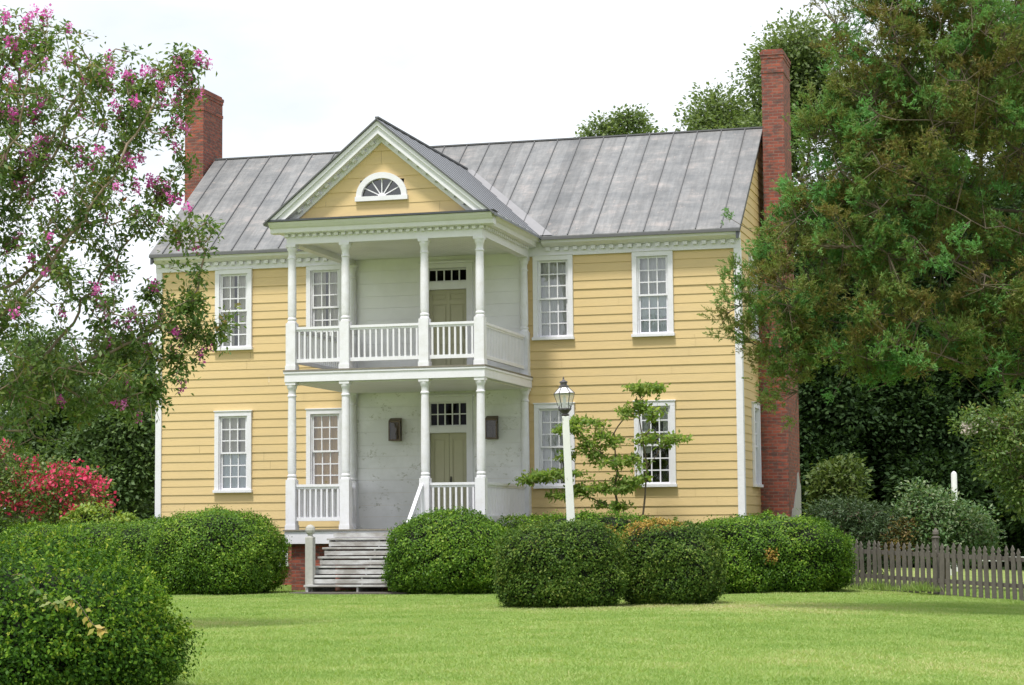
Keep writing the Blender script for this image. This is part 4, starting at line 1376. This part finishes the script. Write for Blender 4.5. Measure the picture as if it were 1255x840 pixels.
# ------------------------------------------------------------------ cedar, right
M['cedar_leaf'] = leafmat('cedar_needles', [(0, (0.21, 0.125, 0.045)), (0.2, (0.22, 0.19, 0.055)), (0.45, (0.19, 0.23, 0.06)), (0.7, (0.145, 0.30, 0.08)), (1, (0.19, 0.46, 0.16))], 0.38, 0.55, 0.25, (1.1, 1.2, .8))
def cedar():
    base = np.array([15.9, -11.6, 0.])
    ells = [(12.6, -13.0, 8.9, 1.5, 1.8, 1.7), (14.3, -12.4, 8.2, 2.0, 2.2, 2.2), (11.9, -13.1, 7.2, 1.1, 1.5, 1.1), (10.9, -13.2, 6.1, 1.05, 1.3, .75), (10.2, -13.3, 5.2, .75, 1.0, .75),
            (12.3, -12.9, 5.5, 1.5, 1.6, 1.0), (10.7, -13.1, 4.6, .9, 1.0, .65), (14.2, -12.2, 5.4, 1.8, 2.0, 1.2), (11.9, -12.9, 4.2, 1.2, 1.3, .55), (13.6, -12.4, 4.3, 1.3, 1.5, .7),
            (9.2, -13.45, 4.8, .45, .5, .3), (9.75, -13.3, 4.5, .5, .5, .4), (11.0, -13.2, 7.3, .9, 1.1, .8), (10.35, -13.3, 6.7, .6, .7, .5), (9.5, -13.4, 5.35, .5, .5, .3), (9.45, -13.4, 4.2, .4, .5, .35), (9.9, -13.3, 3.6, .3, .35, .4), (12.8, -12.7, 3.75, .45, .5, .3), (11.3, -13.0, 3.65, .4, .4, .3), (13.9, -12.4, 3.7, .5, .5, .25), (10.75, -13.2, 9.7, .45, .45, .2), (11.5, -13.1, 8.7, .95, 1.1, .9), (12.4, -12.9, 9.9, 1.0, 1.2, .9), (11.6, -13.0, 7.9, .9, 1.1, .7), (10.0, -13.2, 3.95, .45, .5, .5), (9.8, -13.35, 5.9, .5, .6, .35), (12.0, -13.1, 9.9, .8, 1.0, .8), (16.5, -11.2, 7.5, 2.4, 2.4, 3.4), (15.5, -11.8, 11., 2.0, 2.0, 2.0), (17.5, -10.5, 5, 1.8, 1.8, 1.2)]
    starts = [base + np.array([-.02 * i, .01 * i, .3 * i]) for i in range(24)]
    attr = in_ellipsoids(ells, 1500, .25)
    nodes, par = colonize(starts, attr, .28, .36, 40, 120)
    ch, pa, r, kids = skeleton(nodes, par, .008, 2.3, .3)
    root = empty('cedar_tree', tuple(base)); tag(root, 'large feathery dark green cedar hiding the right end of the house', 'tree')
    V, Fq = frustums(nodes[pa] - base, nodes[ch] - base, np.minimum(r[pa], r[ch] * 1.6), r[ch], 7)
    raw_mesh('trunk', V, Fq, M['bark'], root, smooth=True)
    cen = in_ellipsoids(ells, 1450, .25)
    tips = np.repeat(cen, 5, 0) + RNG.normal(size=(len(cen) * 5, 3)) * np.array([.13, .13, .085])
    tips = tips + RNG.normal(size=tips.shape) * np.where(RNG.random((len(tips), 1)) < .12, .26, .03)
    near = np.array([np.argmin(((nodes - q) ** 2).sum(1)) for q in tips])
    V, Fq = frustums(nodes[near] - base, tips - base + 1e-4, np.minimum(r[near], .012), np.full(len(tips), .004), 5)
    raw_mesh('twigs', V, Fq, M['twig'], root, smooth=True)
    td = unit(tips - nodes[near] + np.array([-.05, -.03, .12]))
    # each tip carries a plume: short shoots fanning out, fine needles along each shoot
    nsh, nn = 9, 13
    sh_d = unit(np.repeat(td, nsh, 0) * .75 + RNG.normal(size=(len(tips) * nsh, 3)) * .6 + np.array([0, 0, .3]))
    sh_o = np.repeat(tips, nsh, 0) + RNG.normal(size=sh_d.shape) * .055
    sh_l = RNG.uniform(.07, .20, len(sh_d))
    n = len(sh_d) * nn
    t = RNG.random(n)
    start = np.repeat(sh_o, nn, 0) + np.repeat(sh_d * sh_l[:, None], nn, 0) * t[:, None] + RNG.normal(size=(n, 3)) * .006
    axis = unit(np.repeat(sh_d, nn, 0) + RNG.normal(size=(n, 3)) * .5)
    V, Fq = leaf_quads(start - base, axis, rnd_dirs(n), RNG.uniform(.04, .085, n), RNG.uniform(.012, .020, n))
    cw = np.sin(tips @ RNG.normal(size=(3, 6)) * 1.6).sum(1) / 6
    ct = np.clip(np.repeat(RNG.beta(1.5, 1.5, len(cen)), 5) + .25 * cw + RNG.normal(size=len(tips)) * .1, 0, 1)
    tint = np.clip(np.repeat(ct, nsh * nn) * .62 + .22 * t + RNG.random(n) * .16, 0, 1)
    raw_mesh('crown', V, Fq, M['cedar_leaf'], root, tint)
cedar()

# ------------------------------------------------------------------ trees behind
M['oak_leaf'] = leafmat('oak_leaf', [(0, (0.075, 0.120, 0.042)), (0.5, (0.15, 0.21, 0.075)), (1, (0.27, 0.32, 0.15))], 0.4, 0.5, 0.3)
M['shaded_leaf'] = leafmat('shaded_woodland_leaf', [(0, (0.014, 0.030, 0.011)), (0.5, (0.028, 0.058, 0.018)), (1, (0.055, 0.095, 0.028))], 0.2, 0.6, 0.15)  # deep shade of the woods put into the leaf colour
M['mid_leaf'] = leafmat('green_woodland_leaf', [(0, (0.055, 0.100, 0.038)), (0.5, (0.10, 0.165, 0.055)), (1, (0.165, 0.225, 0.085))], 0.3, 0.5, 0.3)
def big_tree(x, y, h, wd, lab, mat, dens=1.0, low=.25, grp=None, leaf=.2, name='broadleaf_tree'):
    ells = []
    for k in range(20):
        t = k / 19
        a = RNG.uniform(0, 6.28); rr = wd * .55 * math.sin(math.pi * min(.95, .25 + .7 * t)) * RNG.uniform(.45, 1.35)
        s = wd * RNG.uniform(.15, .30)
        ells.append((x + rr * math.cos(a), y + rr * math.sin(a), h * (low + (1 - low) * t) - s * .4, s, s, s * .75))
    tree(name, lab, (x, y, 0), (x + .3, y, h * (low + .2)), ells, int(160 * dens), 72, leaf, .45, mat, M['bark'], grp, step=.6, kill=.75, tip=.02, rmax=.38, aspect=.62, clumps=int(470 * dens))
big_tree(5.0, 28, 18.9, 5.2, 'tall pale green oak rising behind the right chimney', M['oak_leaf'], 2.2, .5, leaf=.16)
big_tree(1.5, 29.5, 17.2, 3.6, 'shorter pale green oak just over the roof ridge left of the right chimney', M['oak_leaf'], 1.3, .55, leaf=.16)
big_tree(8.2, 30.5, 18.0, 4.4, 'broad pale green oak filling the gap between right chimney and cedar', M['oak_leaf'], 2.2, .4, leaf=.17)
tree('broadleaf_tree', 'distant small tree top peeping over the middle of the roof ridge', (-7.6, 55, 0), (-7.3, 55, 17), [(-7.9, 55, 21.3, 1.0, .9, .5), (-6.7, 55, 21.7, .9, .8, .4), (-8.7, 55, 20.6, .8, .8, .4), (-6.2, 55, 20.6, .8, .8, .35), (-7.4, 55, 20.2, 1.3, 1.0, .5), (-7.2, 55, 18.5, 1.6, 1.4, .9)],
     60, 60, .2, .3, M['oak_leaf'], M['bark'], step=.5, kill=.6, tip=.03, rmax=.3, aspect=.62, clumps=150)
big_tree(11.5, 27, 18.2, 5.0, 'big oak behind cedar and chimney at the right', M['oak_leaf'], 2.8, .3, leaf=.19)
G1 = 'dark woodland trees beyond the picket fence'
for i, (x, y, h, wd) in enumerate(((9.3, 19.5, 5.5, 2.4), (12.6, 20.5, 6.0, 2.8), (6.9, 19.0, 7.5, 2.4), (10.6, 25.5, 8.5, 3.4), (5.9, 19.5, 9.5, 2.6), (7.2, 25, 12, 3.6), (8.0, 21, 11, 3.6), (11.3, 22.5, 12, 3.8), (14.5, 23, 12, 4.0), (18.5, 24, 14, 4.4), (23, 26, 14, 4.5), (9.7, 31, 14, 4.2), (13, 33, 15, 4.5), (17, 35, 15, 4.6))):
    big_tree(x, y, h, wd, 'woodland tree beyond the picket fence, deep shade put into its leaf colour', M['shaded_leaf'], 1.6, .03, G1, .18)
G2 = 'green trees beyond the left hedge'
for i, (x, y, h, wd) in enumerate(((-16.2, 17, 5.9, 2.3), (-19, 17.5, 6.3, 2.6), (-22.5, 16, 7.3, 2.9), (-13.0, 19, 5.7, 2.2), (-27, 19, 8, 3.2), (-17.5, 26, 7.4, 2.9), (-21, 27, 8.4, 3.2), (-25, 27, 8.8, 3.2))):
    big_tree(x, y, h, wd, 'green leafy tree in the row beyond the left hedge and house corner', M['mid_leaf'], 1.0, .08, G2, .17)

# white crape myrtle and shrubs behind the picket fence
def white_myrtle():
    base = np.array([13.6, -.6, 0.])
    ells = [(13.0, -1.0, 2.9, .7, .8, .8), (12.35, -1.1, 3.5, .45, .5, .3), (13.6, -.6, 3.4, 1.0, .9, .9), (13.5, -.7, 2.0, .7, .8, .6), (14.8, -.3, 3.0, 1.0, 1.0, 1.1)]
    root, nodes, r, kids, tips = tree('flowering_shrub', 'olive green shrub with a few white flower heads behind the fence', base, None, ells, 330, 24, .10, .13, M['myrtle_leaf'], M['twig'],
                                      step=.2, kill=.3, tip=.008, rmax=.08, starts=[base + np.array([0, 0, .2 * i]) for i in range(6)], cat='shrub')
    t = tips[(tips[:, 2] > 2.9) & (tips[:, 1] < -.7)]
    blossoms(root, base, t[RNG.random(len(t)) < .05], 60, M['white_bloom'], .06, (.09, .09, .07))
white_myrtle()
M['olive_leaf'] = leafmat('olive_shrub_leaf', [(0, (0.05, 0.085, 0.022)), (0.5, (0.10, 0.15, 0.035)), (1, (0.19, 0.22, 0.06))], 0.3)
M['pale_leaf'] = leafmat('grey_green_leaf', [(0, (0.06, 0.13, 0.045)), (0.5, (0.125, 0.22, 0.085)), (1, (0.42, 0.45, 0.30))], 0.3)
M['rust_leaf'] = leafmat('rust_leaf', [(0, (0.10, 0.13, 0.04)), (0.5, (0.28, 0.20, 0.07)), (1, (0.52, 0.33, 0.17))], 0.25)
M['juniper_leaf'] = leafmat('juniper_leaf', [(0, (0.035, 0.065, 0.028)), (0.6, (0.065, 0.11, 0.045)), (1, (0.12, 0.16, 0.06))], 0.2)
def loose_shrub(name, label, base, ells, na, lv, size, sig, mat, kill=.25, aspect=.45):
    base = np.array(base, float)
    return tree(name, label, base, None, ells, na, lv, size, sig, mat, M['twig'], step=.18, kill=kill, tip=.008, rmax=.06, starts=[base + np.array([0, 0, .12 * i]) for i in range(4)], cat='shrub', aspect=aspect)
loose_shrub('garden_shrub', 'olive green shrub with upright sprays next to the right chimney', (9.0, 2.0, 0), [(8.85, 2.0, 1.9, .42, .5, .9), (9.2, 2.0, 2.2, .4, .45, .65), (8.9, 2.0, 1.0, .45, .6, .7)], 220, 24, .13, .12, M['olive_leaf'])
loose_shrub('garden_shrub', 'spreading blue green juniper shrub behind the left end of the picket fence', (9.7, .6, 0), [(9.3, .6, 1.3, .9, .7, .6), (10.2, .5, 1.15, .8, .7, .55), (9.6, .4, .8, 1.0, .7, .5)], 330, 30, .10, .12, M['juniper_leaf'], .22, .25)
loose_shrub('garden_shrub', 'orange tinted low shrub between the juniper and the pale speckled bush', (10.75, .2, 0), [(10.62, .2, 1.1, .26, .3, .38), (10.4, .1, .9, .2, .3, .3)], 60, 18, .09, .08, M['rust_leaf'], .2, .3)
loose_shrub('garden_shrub', 'pale grey green speckled bush behind the fence post', (11.5, .6, 0), [(11.3, .6, 1.3, .9, .7, .75), (11.9, .7, 1.1, .7, .7, .65), (10.95, .6, 1.75, .3, .35, .5), (11.6, .6, 1.6, .2, .25, .35)], 330, 20, .10, .13, M['pale_leaf'])
# weeds at the foot of the fence
def weeds():
    base = np.array([10.7, -4.2, 0]); root = empty('weed_clump', tuple(base)); tag(root, 'tall weeds and grass growing along the foot of the picket fence', 'weeds', kind='stuff')
    n = 3000
    t = RNG.random(n) * 3.4
    P = np.stack([fx0 - base[0] + fd.x * t, fy0 - base[1] + fd.y * t, np.zeros(n)], 1) + RNG.normal(size=(n, 3)) * np.array([.12, .12, 0])
    hgt = .26 * (0.45 + .55 * np.sin(t * 2.3 + 1) ** 2) * RNG.uniform(.4, 1.1, n)
    ax = unit(RNG.normal(size=(n, 3)) * .3 + np.array([0, 0, 1]))
    V, Fq = leaf_quads(P, ax, rnd_dirs(n), hgt, .014)
    raw_mesh('leaves', V, Fq, M['grass'], root, RNG.random(n) * .7)
weeds()
